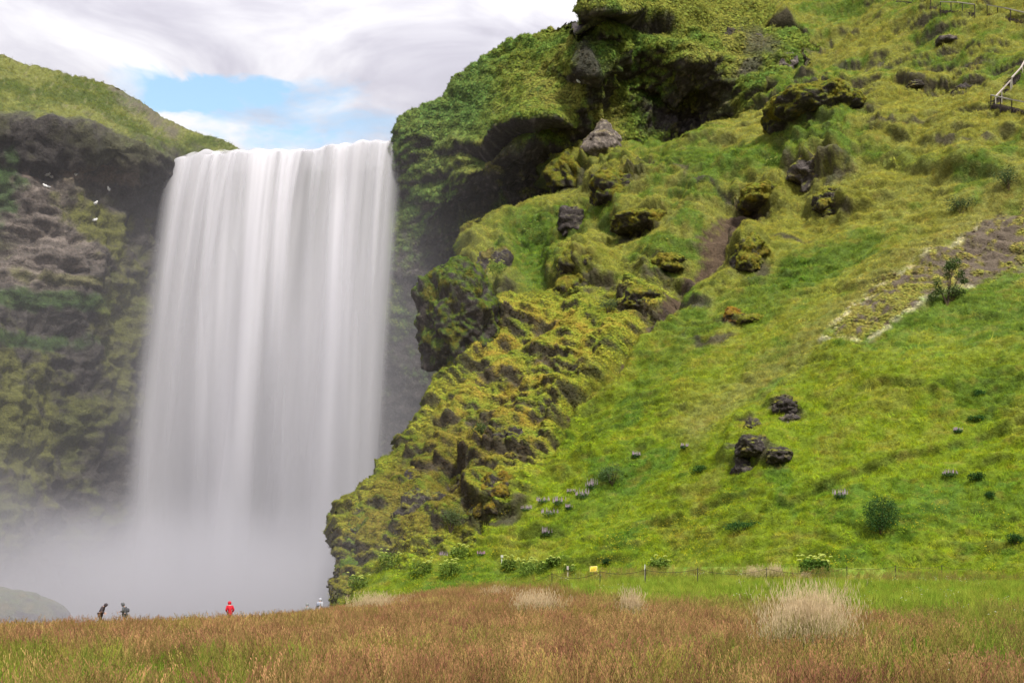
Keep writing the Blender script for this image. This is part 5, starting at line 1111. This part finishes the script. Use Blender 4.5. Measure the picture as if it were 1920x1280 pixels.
person(234, 86, 178, 'person in grey jacket and dark hood looking down at their hands', fabric('grey_jacket', (0.075, 0.080, 0.085)), fabric('grey_trousers', (0.10, 0.095, 0.08)), R(4), R(18), {'r': ((.04, -.24, 1.16), (.26, -.10, 1.14)), 'l': ((.04, .24, 1.16), (.26, .10, 1.14))}, pack=fabric('slate_pack', (0.06, 0.065, 0.075)))
person(431, 89, 115, 'person in bright red hooded rain jacket walking in the meadow', fabric('red_jacket', (0.40, 0.010, 0.022)), fabric('dark_red_trousers', (0.16, 0.03, 0.04)), R(3), R(4), {'r': ((-.05, -.26, 1.15), (.14, -.20, 1.02)), 'l': ((-.05, .26, 1.15), (.14, .18, 1.02))}, legs=0.14)
person(599, 98, 60, 'person in pale grey hooded jacket beside the rock base', fabric('pale_jacket', (0.30, 0.31, 0.35)), fabric('pale_trousers', (0.20, 0.20, 0.22)), R(5), R(6), None, pack=fabric('blue_grey_pack', (0.16, 0.18, 0.24)))
person(576, 104, 95, 'faint person in grey green coat half lost in the spray', fabric('mist_coat', (0.20, 0.22, 0.21)), fabric('mist_trousers', (0.16, 0.16, 0.16)), R(3), R(4), None)

# ------------------------------------------------------------------ seabirds on the cliffs
M_BIRD = mat_plain('white_plumage', (0.78, 0.78, 0.76), 0.8, 0.1, 0.05); M_WING = mat_plain('grey_wing', (0.42, 0.43, 0.45), 0.8, 0.1, 0.1); M_BEAK = mat_plain('beak', (0.5, 0.35, 0.08), 0.6, 0.2, 0.1)
def bird_parts():
    bm = bmesh.new(); bmesh.ops.create_icosphere(bm, subdivisions=3, radius=1)
    for v in bm.verts:
        x, y, z = v.co; t = max(0, -x); v.co = Vector((x * .24, y * .11 * (1 - .5 * t), z * .12 * (1 - .45 * t) + .13 + x * .05))
    hm = bmesh.ops.create_icosphere(bm, subdivisions=2, radius=.075, matrix=Matrix.Translation((.22, 0, .25)))
    b = bpy.data.meshes.new('bird_body'); bm.to_mesh(b); bm.free(); b.polygons.foreach_set('use_smooth', [True] * len(b.polygons)); b.materials.append(M_BIRD)
    W_ = []
    for s in (1, -1):
        me = bpy.data.meshes.new('bird_wing'); me.from_pydata([(.14, s * .10, .20), (.10, s * .125, .10), (-.36, s * .05, .10), (-.10, s * .12, .21), (.14, s * .07, .20), (.10, s * .09, .10), (-.36, s * .03, .10), (-.10, s * .08, .21)], [], [(0, 1, 2, 3), (7, 6, 5, 4), (0, 4, 5, 1), (1, 5, 6, 2), (2, 6, 7, 3), (3, 7, 4, 0)]); me.materials.append(M_WING); W_.append(me)
    me = bpy.data.meshes.new('beak'); me.from_pydata([(.285, .015, .25), (.285, -.015, .25), (.285, 0, .23), (.345, 0, .235)], [], [(0, 1, 3), (1, 2, 3), (2, 0, 3), (0, 2, 1)]); me.materials.append(M_BEAK)
    return b, W_, me
BP = bird_parts()
for k, (lay, px, py, t) in enumerate((('cliff_left', 88, 332, 'white seabird, left of the pair under the cliff lip'), ('cliff_left', 97, 335, 'white seabird, right of the pair under the cliff lip'), ('cliff_left', 141, 332, 'white seabird on the same ledge right of the pair'), ('cliff_left', 89, 352, 'white seabird just below the pair'),
                                 ('cliff_left', 207, 359, 'white seabird on a ledge close to the falls'), ('cliff_left', 181, 386, 'white seabird on the green diagonal ledge'), ('cliff_left', 178, 418, 'white seabird low on the green diagonal ledge'), ('cliff_right', 1012, 280, 'white seabird under the dark ledge right of the falls'),
                                 ('cliff_right', 1086, 157, 'white seabird high on the cliff corner right of the falls'), ('cliff_right', 1126, 182, 'white seabird in the green cove right of the cliff corner'), ('hillside', 818, 517, 'white seabird on top of the hanging buttress'))):
    p = surf(lay, px, py)[0]; e = empty('seabird', p + np.array([0, -.15, .0]), R((k * 67) % 360), label=t, category='bird', group='white seabirds resting on the cliffs'); e.scale = (1.5,) * 3
    link('body', BP[0], None, e); link('wing', BP[1][0], None, e); link('wing', BP[1][1], None, e); link('beak', BP[2], None, e)
